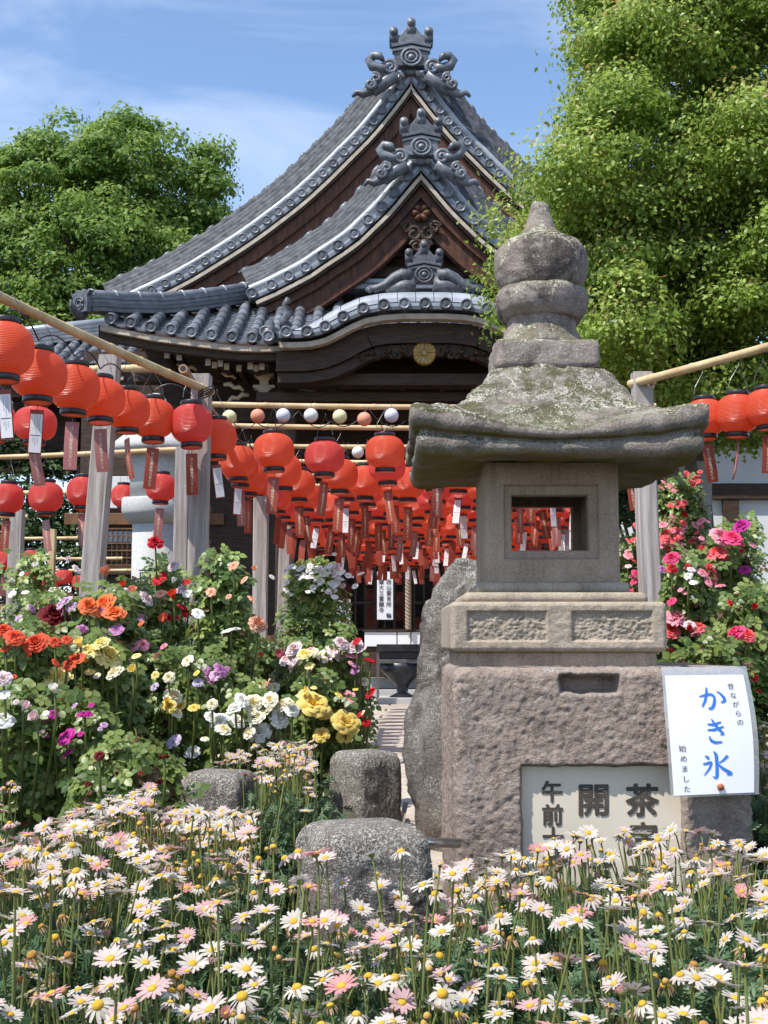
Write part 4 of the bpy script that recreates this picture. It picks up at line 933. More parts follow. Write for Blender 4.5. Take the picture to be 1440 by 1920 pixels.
fl = lambda x, y: pf(x, -y * 0.66)
letters('lettering', [(c, 0.775 + 0.012 * i, -(0.155 + 0.07 * i) / 0.66, 0.080) for i, c in enumerate('昔ながらの')], fl, MAT['black_ink'], paper, 0.0)
letters('lettering', [(c, 0.165 + 0.006 * i, -(0.625 + 0.078 * i) / 0.66, 0.085) for i, c in enumerate('始めました')], fl, MAT['black_ink'], paper, 0.0)
pp = Vector(pf(0.565, 0.932)); b = MB(); b.lathe([(0.0, -0.010), (0.006, -0.009), (0.0085, -0.005), (0.0085, -0.001), (0.004, 0.0), (0.0015, 0.012)], 16, pp, 'y', caps=False); b.build('push_pin', M('rust red pin', (0.32, 0.10, 0.04), None, 4, 0.4), notice, smooth=True)

# ================================================================== BOULDER, FENCE POSTS, RAIL
def rock(name, c, r, label, cat, mat, seed, flat=None):
    a = np.linspace(0, 2 * math.pi, 120, endpoint=False); e = np.linspace(-0.5 * math.pi, 0.5 * math.pi, 60); V = []
    for t in e:
        k = np.abs(math.cos(t)) ** 0.6; z = math.sin(t)
        V.append(np.stack([np.sign(np.cos(a)) * np.abs(np.cos(a)) ** 0.8 * k, np.sign(np.sin(a)) * np.abs(np.sin(a)) ** 0.8 * k, z + 0 * a], 1))
    V = np.concatenate(V); d = fbm(V * 1.7, 3, seed) * 0.14 + fbm(V * 7, 4, seed + 5) * 0.045 + fbm(V * 26, 2, seed + 9) * 0.012
    V = V * (1 + d)[:, None] * np.array(r) + np.array(c); V[:, 2] = np.maximum(V[:, 2], -0.02); n = 120
    F = [(i * n + k, i * n + (k + 1) % n, (i + 1) * n + (k + 1) % n, (i + 1) * n + k) for i in range(59) for k in range(n)]
    m = np_mesh(name, V - np.array([c[0], c[1], 0]), F, mat=mat); o = bpy.data.objects.new(name, m); COL.objects.link(o); o.location = (c[0], c[1], 0)
    return tag(o, label, cat)
rock('standing_boulder', (0.46, 4.62, 0.42), (0.36, 0.25, 0.60), 'tall dark rugged boulder standing behind the stone lantern', 'boulder', MAT['boulder'], 3)
def fence_post(px0, px1, pyt, d, rot, label, grp=None):
    w = (px1 - px0) * d / FPX; c = W((px0 + px1) / 2, pyt, d); c.z = W((px0 + px1) / 2, pyt, d + w * 0.45).z; k = abs(math.cos(rot)) + abs(math.sin(rot)); h = w / k / 2 * 1.03
    zt = c.z - (0.018 if d < 3 else 0); dm_ = min(0.085, 0.28 * w); P, Nn = rrect(h, h, 0.035, 220); R = []
    for z, q in [(z, 1.0) for z in np.linspace(-0.02, zt - dm_, 40)] + [(zt - dm_ + dm_ * math.sin(t) ** 0.9, 1 - 0.42 * (1 - math.cos(t)) ** 1.25) for t in np.linspace(0.08, 1.45, 14)] + [(zt + 0.002, 0.36), (zt + 0.003, 0.15)]:
        X, Y = P[:, 0] * q, P[:, 1] * q; pts = np.stack([X, Y, z + 0 * X], 1); nn = fbm(pts * 14 + d, 3, 3) * 0.004 + fbm(pts * 110, 2, 6) * 0.0016
        pts[:, 0] += Nn[:, 0] * nn; pts[:, 1] += Nn[:, 1] * nn; R.append(pts)
    V, F = loft(R); ca, sa = math.cos(rot), math.sin(rot); V = np.stack([V[:, 0] * ca - V[:, 1] * sa, V[:, 0] * sa + V[:, 1] * ca, V[:, 2]], 1)
    o = bpy.data.objects.new('stone_post', np_mesh('stone_post', V, F, mat=MAT['post_stone'])); COL.objects.link(o); o.location = (c.x, d + w / 2, 0)
    return tag(o, label, 'stone post', 'short stone posts round the flower bed')
fence_post(542, 814, 1530, 2.75, 0.30, 'broad stubby granite post with domed top beside the sign block')
fence_post(609, 758, 1408, 4.5, 0.62, 'squat stone post with one black side, at the edge of the path')
fence_post(322, 478, 1446, 3.85, -0.25, 'low grey stone post sunk among the daisies below the white roses')
b = MB(); b.tube([W(700, 1577, 3.1), W(860, 1581, 3.22)], 0.012, 12); tag(b.build('metal_rail', MAT['steel'], smooth=True), 'short steel rail between the domed granite post and the sign block', 'rail')
b = MB(); b.tube([W(1392, 1628, 3.5), W(1500, 1640, 3.3)], 0.012, 12); tag(b.build('metal_rail', MAT['steel'], smooth=True), 'steel rail leaving the sign block below the paper notice', 'rail')
# terracotta planters
def planter(c, w, dpt, h, label):
    o = empty('planter', c, label, 'planter', 'terracotta planters by the roses'); R = []
    P, _ = rrect(w, dpt, 0.03, 96)
    for z, q in ((0, .80), (h * .5, .90), (h * .8, .96), (h * .8, 1.03), (h, 1.06), (h, .98), (h * .86, .93), (h * .85, .3)): R.append(np.stack([c[0] + P[:, 0] * q, c[1] + P[:, 1] * q, c[2] + z + 0 * P[:, 0]], 1))
    V, F = loft(R); solid('pot', V, F, MAT['terracotta'], o, sharp=40)
    b = MB(); b.box(c[0] - w * .9, c[0] + w * .9, c[1] - dpt * .9, c[1] + dpt * .9, c[2] + h * .80, c[2] + h * .87); b.build('soil', MAT['earth'], o)
p = W(8, 1580, 3.5); planter((p.x, 3.6, 0.0), 0.105, 0.09, 0.205, 'pale terracotta planter holding pink daisies beside the daisy bed')
p = W(4, 1505, 3.95); planter((p.x, 4.05, 0.0), 0.105, 0.09, 0.262, 'brown terracotta pot in shade below the rose leaves')

# ================================================================== PALE STONE LANTERN BY THE POSTS
GD = 11.0
gl = empty('granite_lantern', (W(288, 1000, GD).x, GD, 0), 'pale grey six-sided granite lantern with carved characters, behind the timber posts', 'stone lantern')
def hexa(name, prof_, rot=0.15, mat=None):
    cx_, R = W(288, 1000, GD).x, []
    for r, py in prof_:
        z = W(288, py, GD).z if py > 10 else py
        a = np.linspace(0, 2 * math.pi, 6, endpoint=False) + rot + math.pi / 6; R.append(np.stack([cx_ + r * np.cos(a), GD + r * np.sin(a), z + 0 * a], 1))
    V, F = loft(R); return solid(name, V, F, mat or MAT['grey_stone'], gl, smooth=False)
hexa('shaft', [(0.205, 0.0), (0.205, 985)]); hexa('collar', [(0.20, 985.2), (0.30, 968), (0.31, 962), (0.31, 940), (0.29, 936), (0.2, 936)]); hexa('chamber', [(0.235, 936.2), (0.235, 858)])
hexa('cap_roof', [(0.22, 858.2), (0.40, 852), (0.42, 842), (0.33, 826), (0.20, 806), (0.10, 796), (0.10, 778)]); hexa('finial', [(0.10, 778.2), (0.12, 768), (0.10, 750), (0.03, 738)])
letters('carved_character', [('南', 272, -1078, 26)], lambda x, y: tuple(W(x, -y, GD - 0.205)), MAT['black_ink'], gl, 0.01)
# incense burner table, notices and rope in front of the hall
bd = 15.0
bt = empty('incense_burner', (W(742, 1318, bd).x, bd + 0.3, 0), 'dark metal incense burner on a stone base before the hall', 'incense burner')
def wbox(name, px0, px1, py0, py1, d, depth, mat, parent, bevel=0.008):
    a, c = W(px0, py1, d), W(px1, py0, d); b = MB(); b.box(a.x, c.x, d, d + depth, a.z, c.z); return b.build(name, mat, parent, bevel=bevel)
dm = M('dark patinated bronze', (0.02, 0.022, 0.028), (0.05, 0.055, 0.065), 8, 0.35, 0.2, 30, spec=0.6, metal=0.4)
wbox('rim', 706, 805, 1208, 1222, bd, 0.55, dm, bt); wbox('basin', 712, 799, 1222.3, 1236, bd + 0.05, 0.45, dm, bt); wbox('rail', 710, 801, 1236.3, 1244, bd + 0.02, 0.5, MAT['wire'], bt)
for a, c in ((706, 711), (800, 805)): wbox('leg', a, c, 1222, 1316, bd + 0.02, 0.05, MAT['wire'], bt, 0.003)
b = MB(); b.lathe([(0.28, W(750, 1244, bd).z), (0.22, W(750, 1265, bd).z), (0.09, W(750, 1285, bd).z), (0.06, W(750, 1300, bd).z), (0.16, W(750, 1308, bd).z)], 20, (W(755, 1200, bd).x, bd + 0.28, 0)); b.build('bowl', dm, bt, smooth=True)
wbox('base_slab', 708, 806, 1309, 1330, bd - 0.05, 0.7, MAT['grey_stone'], bt)
sg = empty('hanging_signboard', tuple(W(722, 1162, 17.2)), 'tall white signboard with two columns of characters hanging at the porch', 'signboard')
sb = wbox('board', 707, 737, 1072, 1162, 17.2, 0.03, MAT['paper'], sg, 0.004); fsb = lambda x, y: tuple(W(x, -y, 17.195))
letters('lettering', [(c, 715, -(1091 + 10.5 * i), 10) for i, c in enumerate('縁大三霊願寺')], fsb, MAT['black_ink'], sb, 0.01); letters('lettering', [(c, 729, -(1091 + 10.5 * i), 10) for i, c in enumerate('西山霊言所 輪')], fsb, MAT['black_ink'], sb, 0.01)
nb = empty('notice_board', tuple(W(641, 1185, 14.5)), 'white printed notice board behind the white rambler rose', 'notice board')
wbox('board', 625, 657, 1124, 1178, 14.5, 0.03, MAT['paper'], nb, 0.004); wbox('ledge', 618, 664, 1178.5, 1188, 14.45, 0.12, MAT['dark_wood'], nb)
for i, w2 in enumerate((20, 24, 14, 22, 26, 18)): wbox('print_line', 641 - w2 / 2, 641 + w2 / 2, 1131 + i * 7.5, 1133.2 + i * 7.5, 14.494, 0.004, M('grey print', (0.25, 0.27, 0.34), None, 4, 0.6), nb, 0)
for i in range(2): wbox('stand', 627 + i * 25, 630 + i * 25, 1188, 1300, 14.5, 0.05, MAT['dark_wood'], nb, 0.003)
tb = empty('offering_table', tuple(W(745, 1240, 16.9)), 'long low table with white cloth panels in front of the hall', 'table')
for a, c in ((683, 744), (745, 770), (771, 812), (813, 860)): wbox('cloth_panel', a + 0.5, c - 0.5, 1185, 1212, 16.9, 0.02, MAT['paper'], tb, 0.003)
wbox('table_top', 680, 864, 1181, 1184.6, 16.88, 0.5, MAT['dark_wood'], tb); wbox('table_base', 684, 860, 1212.4, 1262, 16.93, 0.4, MAT['dark_wood'], tb)
b = MB(); x, zt, zb = W(765, 1000, 16.95).x, W(765, 960, 16.95).z, W(765, 1180, 16.8).z
for ph in (0, 2.09, 4.19): b.tube([(x + 0.022 * math.cos(ph + t * 70), 16.85 + 0.022 * math.sin(ph + t * 70), zt + (zb - zt) * t) for t in np.linspace(0, 1, 160)], 0.022, 6)
tag(b.build('bell_rope', M('tan twisted rope', (0.25, 0.19, 0.13), (0.36, 0.28, 0.2), 40, 0.9), smooth=True), 'thick twisted bell rope hanging before the dark sanctum', 'rope')
# white plaster outbuilding beyond the red roses
ob = empty('plaster_house', (W(1420, 1000, 15.5).x, 16.0, 0), 'white plastered house with dark timber beams behind the red rose bushes', 'building')
wbox('wall', 1215, 1700, 800, 1290, 15.5, 2.0, MAT['plaster'], ob, 0.01); wbox('beam', 1210, 1700, 906, 936, 15.42, 0.1, MAT['brown_wood' if 0 else 'dark_wood'], ob); wbox('upright', 1366, 1386, 936.3, 1290, 15.43, 0.08, MAT['dark_wood'], ob); wbox('upright', 1236, 1256, 800, 1290, 15.44, 0.06, MAT['dark_wood'], ob)
b = MB(); A, B_ = W(1290, 880, 15.1), W(1700, 760, 15.1); b.prism([(A.x, A.z - 0.1), (B_.x, B_.z - 0.1), (B_.x, B_.z + 0.2), (A.x, A.z + 0.2)], 15.0, 17.6) if 0 else None
wbox('eave', 1200, 1700, 770, 800, 15.1, 2.6, MAT['dark_wood'], ob)
sp = empty('stone_pillar', (W(1302, 1000, 12.0).x, 12.0, 0), 'square grey jointed stone pillar between the red roses and the white house', 'pillar')
for a, c in ((864, 948), (948.6, 1040), (1040.6, 1230)): wbox('pillar_block', 1276, 1334, a, c, 12.0, 0.28, M('grey pillar stone', (0.20, 0.20, 0.195), (0.27, 0.27, 0.265), 20, 0.9, 0.3, 80), sp, 0.01)
# ================================================================== TIMBER POSTS AND BAMBOO
ORD = ['first', 'second', 'third', 'fourth', 'fifth', 'sixth', 'seventh', 'eighth', 'ninth', 'tenth', 'eleventh', 'twelfth', 'thirteenth', 'fourteenth', 'fifteenth']
def timber_post(px_t, py_t, px_b, d, w, label, grp='weathered posts of the lantern trellis', mat='post_wood', zb=0.0):
    t = W(px_t, py_t, d); bx = W(px_b, 1100, d).x; zq = W(px_b, 1100, d).z
    slope = (t.x - bx) / (t.z - zq); x0 = t.x - slope * t.z
    R = []; P, Nn = rrect(w / 2, w / 2, 0.006, 40)
    for z in np.linspace(zb, t.z, 14):
        x = x0 + slope * z; pts = np.stack([x + P[:, 0], d + w / 2 + P[:, 1], z + 0 * P[:, 0]], 1); k = fbm(np.stack([P[:, 0] * 60 + px_t, P[:, 1] * 60, 0 * P[:, 0] + z * 1.5], 1), 2, 2) * 0.003
        pts[:, 0] += Nn[:, 0] * k; pts[:, 1] += Nn[:, 1] * k; R.append(pts)
    V, F = loft(R); o = bpy.data.objects.new('timber_post', np_mesh('timber_post', V - np.array([x0, d + w / 2, zb]), F, mat=MAT[mat])); COL.objects.link(o); o.location = (x0, d + w / 2, zb)
    smooth_angle(o, 30); return tag(o, label, 'post', grp)
timber_post(376, 700, 368, 6.62, 0.098, 'split grey post where the slanting bamboo pole meets the tunnel')
timber_post(203, 664, 167, 6.35, 0.100, 'leaning silver-grey post standing behind the orange roses')
timber_post(342, 838, 336, 8.6, 0.095, 'shaded grey post against the pale granite lantern')
timber_post(489, 930, 487, 8.35, 0.095, 'brown-grey post of the tunnel above the pink-white roses')
timber_post(535, 985, 531, 10.6, 0.09, 'tan post of the tunnel beside the white rambler rose')
timber_post(1206, 696, 1222, 6.35, 0.098, 'grey post with knots between the stone lantern and the red roses')
timber_post(30, 955, 24, 9.3, 0.095, 'grey post at the far end of the side trellis by a red lantern')
timber_post(97, 992, 93, 12.5, 0.07, 'thin yellow post in front of the dark hedge', mat='bamboo')
timber_post(1140, 930, 1142, 8.35, 0.095, 'tunnel post hidden behind the stone lantern window side')
timber_post(1058, 985, 1060, 10.6, 0.09, 'far tunnel post seen through the stone lantern window')
def bamboo(A, B_, r, label, mat='bamboo', hollow=True, grp='bamboo poles of the lantern trellis', name='bamboo_pole'):
    A, B_ = Vector(A), Vector(B_); L = (B_ - A).length; n = max(4, int(L / 0.06)); o = empty(name, A, label, 'bamboo pole', grp)
    t = 0.0; rr = random.Random(int(L * 1000) + int(A.x * 77)); nodes = []; u = rr.uniform(0.05, 0.3)
    while u < L: nodes.append(u); u += rr.uniform(0.26, 0.36)
    stops = sorted(set([0.0, L] + [q for k in nodes for q in (k - 0.012, k - 0.004, k + 0.004, k + 0.012) if 0 < q < L])); bend = Vector((0, 0, -0.004 * L * L))
    pts = []; rs = []
    for q in stops:
        f = q / L; pts.append(A.lerp(B_, f) + bend * (4 * f * (1 - f)) * 0.5); dn = min([abs(q - k) for k in nodes] + [9]); rs.append(r * (1 - 0.12 * f) * (1.10 if dn < 0.005 else 0.985))
    b = MB(); b.tube(pts, rs, 12); b.build('culm', MAT[mat], o, smooth=False); smooth_angle(o.children[0], 50)
    if hollow:
        dv = (A - B_).normalized(); b = MB(); b.tube([A + dv * 0.0015, A + dv * 0.0005], r * 0.62, 12); b.build('dark_end_disc', MAT['black'], o)  # black disc painted on the solid end for the dark hollow
    return o
BZ = 2.07
ROWS = [7.05 + 0.72 * k for k in range(13)]
for k, d in enumerate(ROWS):
    bamboo((axis_x(-1.12, d), d, BZ + random.uniform(-.012, .012)), (axis_x(1.52, d), d + 0.02, BZ + random.uniform(-.012, .012)), 0.0165, ORD[k] + ' bamboo crossbar of the lantern tunnel, counted from the split grey post', grp='bamboo crossbars of the lantern tunnel')
bamboo(W(343, 691, 6.38), W(497, 905, 10.0), 0.024, 'brown bamboo beam running back along the tunnel edge over the grey post', 'bamboo_brown')
bamboo(W(1224, 708, 6.3), W(1138, 905, 10.0), 0.024, 'bamboo beam running back from the knotty grey post')
bamboo(W(396, 735, 6.60), W(-230, 445, 4.15), 0.022, 'long slanting bamboo pole carrying big red lanterns past the temple corner')
bamboo(W(1182, 720, 6.42), W(1500, 633, 5.35), 0.022, 'slanting bamboo pole in front of the bright green tree')
bamboo(W(345, 842, 8.9), W(-150, 862, 8.7), 0.019, 'long thin bamboo bar across the leaning grey post')
for i, (a, b_, y, d) in enumerate(((40, 330, 923, 11.2), (-60, 52, 969, 13.3), (30, 146, 1009, 16.0), (30, 230, 1047, 17.0), (25, 330, 1068, 17.6))):
    bamboo(W(b_, y, d), W(a, y + 1, d), 0.024, 'short far bamboo bar of the side trellis before the dark hedge', hollow=False)
bamboo(W(285, 690, 9.4), W(165, 692, 9.4), 0.03, 'bamboo stub against the eave above the leaning grey post')
for px, py in ((386, 737), (1216, 716)):
    b = MB(); c = W(px, py, 6.5)
    for q in range(3): b.tube([(c.x + 0.04 * math.cos(a), c.y + 0.045 * math.sin(a), c.z + 0.012 * q - 0.01 + 0.02 * math.cos(a)) for a in np.linspace(0, 2 * math.pi, 18)], 0.004, 5, caps=False)
    tag(b.build('twine_binding', MAT['black'], smooth=True), 'black cord lashing the bamboo to the %s grey post' % ('split' if px < 700 else 'knotty'), 'cord')

# ================================================================== RED LANTERNS
LR = 0.11
def body_prof(h=0.205, r=LR, n=40):
    P = []
    for i in range(n + 1):
        t = -1 + 2 * i / n; th = t * 1.02; rad = r * (1 - abs(th) ** 2.5) ** 0.42 if abs(th) < 1 else 0; rad = max(rad, r * 0.50)
        P.append((rad * (1 + 0.006 * (i % 2)), t * h / 2))
    return P
BODY = MB().lathe(body_prof(), 40, caps=False).mesh('shade', MAT['lantern_red'], smooth=True)
RINGT = MB().lathe([(0.050, 0.0), (0.056, 0.0), (0.058, 0.003), (0.058, 0.019), (0.056, 0.022), (0.050, 0.022), (0.047, 0.016), (0.047, 0.004)], 28, caps=False).mesh('black_ring', MAT['black'], smooth=True)
FLOOR = MB().lathe([(0.0, 0.002), (0.051, 0.002), (0.054, 0.0), (0.055, 0.003)], 24, caps=False).mesh('base_disc', MAT['lantern_red'], smooth=True)
w = MB(); w.tube([(-0.052, 0, 0.03), (-0.045, 0, 0.07), (0.0, 0.0, 0.15), (0.045, 0, 0.07), (0.052, 0, 0.03)], 0.0016, 4); w.tube([(0, 0, 0.148), (0.004, 0, 0.16), (0.0, 0, 0.17)], 0.0022, 4)
WIRE = w.mesh('wire_handle', MAT['wire'])
def tag_mesh(L=0.208, wd=0.061, th=0.0012, curl=0.02, name='tag'):
    b = MB(); n = 8
    for s in (-1, 1):
        A = [(-wd / 2, s * th / 2 + curl * (i / n) ** 2, -L * i / n) for i in range(n + 1)]; B = [(wd / 2, s * th / 2 + curl * (i / n) ** 2 + 0.002, -L * i / n) for i in range(n + 1)]; b.strip(A, B)
    b.tube([(0, 0, 0.0), (0, 0, 0.022)], 0.0012, 4); return b.mesh(name, MAT['tag_red'])
TAGM = tag_mesh(); TAGW = tag_mesh(0.185, 0.052, curl=0.004)
def text_mesh():
    b = MB()
    for i, ch in enumerate('おふさ観音提灯まつり'):
        v, f = glyph(ch, 0.012); z = -0.027 - 0.0178 * i
        for side in (-1, 1): b.add([(p[0] * 0.0172 * -side * -1 if side < 0 else -p[0] * 0.0172, side * 0.0014 + 0.02 * (-(z + p[1] * 0.0172) / 0.208) ** 2 + (0.001), z + p[1] * 0.0172) for p in v], f)
    return b.mesh('lettering', MAT['tag_text'], fix=False)
TEXT = text_mesh()
def wish_mesh():
    b = MB(); rg_ = random.Random(5); n = 2
    A = [(-0.023, -0.0016, -0.018), (0.023, -0.0016, -0.018)]; B = [(-0.023, -0.0018 + 0.004, -0.178), (0.023, -0.0018 + 0.004, -0.178)]; b.strip(A, B); return b.mesh('wish_paper', MAT['tag_white'])
def scribble_mesh():
    b = MB(); rg_ = random.Random(5)
    for c, (x, z0, z1) in enumerate(((0.012, -.022, -.09), (0.004, -.024, -.1), (-0.005, -.022, -.08), (0.008, -.116, -.14), (-0.002, -.114, -.15), (-0.010, -.116, -.135))):
        P = [(x + rg_.uniform(-.0022, .0022), -0.0026 + 0.004 * (-z / 0.16) ** 2, z) for z in np.linspace(z0, z1, 26)]; b.strip([(p[0] - 0.0005, p[1], p[2]) for p in P], [(p[0] + 0.0005, p[1], p[2]) for p in P])
    b.strip([(-0.0195, -0.0002, -0.105), (0.0195, -0.0002, -0.105)], [(-0.0195, -0.0002, -0.1075), (0.0195, -0.0002, -0.1075)]); return b.mesh('handwriting', MAT['black_ink'], fix=False)
WISH, SCRIB = wish_mesh(), scribble_mesh()
lrnd = random.Random(21)
def lantern(c, label, grp, kind=None, skin=None, wire=True, tagrot=None, scale=1.0, text=True):
    """c: centre of the shade"""
    o = empty('paper_lantern', c, None, 'lantern', grp, rz=lrnd.uniform(-0.6, 0.6)); o.scale = (scale * lrnd.uniform(.95, 1.04), scale * lrnd.uniform(.95, 1.04), scale * lrnd.uniform(.92, 1.03))
    o.rotation_euler = (lrnd.uniform(-0.05, 0.05), lrnd.uniform(-0.05, 0.05), lrnd.uniform(-0.7, 0.7))
    place('shade', BODY, o, mat=skin or (MAT['lantern_red'] if lrnd.random() < 0.8 else MAT['lantern_glare_pink']))
    place('black_ring', RINGT, o, (0, 0, 0.094)); place('black_ring', RINGT, o, (0, 0, -0.119)); place('base_disc', FLOOR, o, (0, 0, -0.123))
    if wire: place('wire_handle', WIRE, o, (0, 0, 0.10))
    kind = kind or lrnd.choices(['red', 'pink', 'white', 'none'], [0.62, 0.08, 0.22, 0.08])[0]
    o['label'] = label % {'red': 'a red lettered tag', 'pink': 'a faded mauve tag', 'white': 'a white wish tag', 'none': 'no tag'}[kind]
    if kind != 'none':
        rt = tagrot if tagrot is not None else lrnd.choice([0, math.pi]) * 0 + lrnd.uniform(-0.9, 0.9)
        r = Euler((lrnd.uniform(-0.12, 0.12), lrnd.uniform(-0.16, 0.16), rt - o.rotation_euler.z))
        if kind == 'white':
            t = place('tag', TAGW, o, (0, 0, -0.150), r, MAT['tag_red']); place('wish_paper', WISH, t); place('handwriting', SCRIB, t)
        else:
            t = place('tag', TAGM, o, (0, 0, -0.150), r, MAT['tag_' + kind])
            if text: place('lettering', TEXT, t)
    return o
GT = 'red lanterns hung through the bamboo tunnel'
for k, d in enumerate(ROWS[:13]):
    for j in range(7):
        x = -0.62 + 0.30 * j
        dd = d - 0.02 + lrnd.uniform(-.04, .04) + (0.08 if j % 2 else 0)
        lantern((axis_x(x, dd) + lrnd.uniform(-.03, .03), dd, 1.80 + lrnd.uniform(-.02, .02)), 'red lantern with %s under the ' + ORD[k] + ' crossbar, ' + ORD[j] + ' from the brown beam', GT, text=(k < 6), tagrot=lrnd.uniform(-0.7, 0.7))
for k, d in enumerate(ROWS[:12]):                  # a second, staggered set between the bars
    for j in range(6):
        if k < 1 or lrnd.random() < 0.12: continue
        dd = d + 0.36 + lrnd.uniform(-.06, .06)
        lantern((axis_x(-0.47 + 0.30 * j, dd) + lrnd.uniform(-.04, .04), dd, 1.79 + lrnd.uniform(-.03, .02)), 'red lantern with %s between ' + ORD[k] + ' and ' + ORD[k + 1] + ' crossbars, ' + ORD[j] + ' from brown beam', GT, text=(k < 5), tagrot=lrnd.uniform(-0.7, 0.7), wire=(k < 6))
for i, d in enumerate((6.85, 7.5, 7.8, 8.1, 8.42, 8.75, 9.1, 9.5, 9.9, 10.35, 10.8, 11.3, 11.9, 12.5, 13.1)):
    lantern((axis_x(-0.90, d) + lrnd.uniform(-.015, .015), d, 1.815 + lrnd.uniform(-.015, .015) + (0.03 if i == 0 else 0)), 'red lantern with %s, ' + ORD[i] + ' along the brown beam from split post', 'red lanterns along the brown bamboo beam', text=(d < 9.5))
for i, d in enumerate((6.9, 7.6, 8.3, 9.0, 9.8, 10.6, 11.4, 12.2)):
    lantern((axis_x(1.34, d), d, 1.80 + lrnd.uniform(-.015, .015)), 'red lantern with %s, ' + ORD[i] + ' in the row behind the knotty post', 'red lanterns behind the knotty post', text=(d < 9.5))
GL = 'big red lanterns on the slanting pole'
slant = [(10, 655, 112, 'white', None), (72, 702, 104, 'white', 0.15), (140, 727, 96, 'pink', -0.1), (188, 748, 91, 'pink', -0.3), (238, 768, 87, 'red', -1.0), (287, 785, 82, 'red', 0.2)]
for i, (px, py, wpx, kd, tr) in enumerate(slant):
    d = 2 * LR * FPX / wpx; lantern(tuple(W(px, py, d)), 'large red lantern with %s, ' + ORD[5 - i] + ' from split post on slanting pole', GL, kd, MAT['lantern_red'], tagrot=tr)
lantern(tuple(W(359, 795, 6.45)), 'rosy ribbed lantern with %s in front of the split grey post', GL, 'red', MAT['lantern_glare_pink'], tagrot=0.05)
lantern(tuple(W(66, 795, 6.7)), 'red lantern with %s half hidden behind the slanting-pole lanterns', GL, 'pink', MAT['lantern_glare_pink'], tagrot=-.1)
lantern(tuple(W(-8, 790, 6.9)), 'red lantern with %s beyond the first big slanting-pole lantern', GL, 'none', MAT['lantern_glare_pink'])
for px, py, d, kd, wh in ((15, 934, 8.5, 'red', 'beside the far grey trellis post'), (86, 932, 8.4, 'pink', 'above the thin yellow post'), (156, 922, 8.5, 'pink', 'partly behind the leaning grey post'), (302, 914, 8.8, 'pink', 'in front of the granite lantern'), (232, 930, 11.0, 'none', 'beside the granite lantern chamber')):
    lantern(tuple(W(px, py, d)), 'rosy lantern with %s ' + wh, 'lanterns of the side trellis', kd, MAT['lantern_glare_pink'], text=True)
for px, py, d in ((59, 1048, 13.2), (52, 1082, 14.5), (10, 1050, 13.0), (95, 1095, 16), (60, 1118, 15.5), (120, 1082, 16), (150, 1092, 17), (30, 1110, 16), (85, 1125, 15), (175, 1088, 17)):
    lantern(tuple(W(px, py, d)), 'small far lantern with %s beyond the rose bed before the dark hedge', 'far lanterns beyond the roses', 'none' if d > 14 else 'pink', MAT['lantern_glare_pink'], wire=False, text=False)
for i, (px, py, d, kd) in enumerate(((1322, 783, 6.6, 'red'), (1383, 776, 6.5, 'none'), (1437, 764, 6.4, 'red'), (1500, 750, 6.2, 'red'))):
    lantern(tuple(W(px, py, d)), 'red lantern with %s before the green tree, ' + ORD[i] + ' from the knotty post', 'lanterns by the green tree', kd, MAT['lantern_red'], tagrot=0.1)
b = MB(); c = W(1383, 776, 6.5); b.tube([(c.x, c.y, c.z - 0.13), (c.x - 0.005, c.y, c.z - 0.2), (c.x - 0.02, c.y, c.z - 0.29), (c.x - 0.035, c.y, c.z - 0.34)], [0.004, 0.006, 0.007, 0.005], 6)
tag(b.build('rolled_tag', MAT['tag_pink'], smooth=True), 'rolled-up strip hanging under the lantern by the green tree', 'tag')
# supply cables sagging between the lanterns
def cable(pts, label, r=0.0035, sag=0.05):
    b = MB(); Q = []
    for i in range(len(pts) - 1):
        A, B_ = Vector(pts[i]), Vector(pts[i + 1])
        for k in range(8): f = k / 8; Q.append(A.lerp(B_, f) - Vector((0, 0, sag * 4 * f * (1 - f))))
    Q.append(Vector(pts[-1])); b.tube(Q, r, 5); return tag(b.build('supply_cable', MAT['black'], smooth=True), label, 'cable', 'black cables of the lanterns')
cable([W(px, py - 0.62 * wpx, 2 * LR * FPX / wpx) for px, py, wpx, a, c_ in slant] + [W(359, 742, 6.45)], 'black cable looping along the slanting pole between the big lanterns', sag=-0.05)
cable([W(x, y, 7.0) for x, y in ((385, 745), (425, 775), (480, 792), (560, 770), (620, 790), (690, 765), (760, 790))], 'black cable sagging among the small coloured balls', 0.003, 0.06)
cable([(axis_x(-0.86, d), d, 1.98) for d in ROWS], 'black cable following the brown bamboo beam into the tunnel', 0.004, 0.05)
for j in range(4): cable([(axis_x(-0.62 + 0.6 * j, d), d, 2.0) for d in ROWS], 'black cable running over the tunnel rows', 0.0028, 0.05)
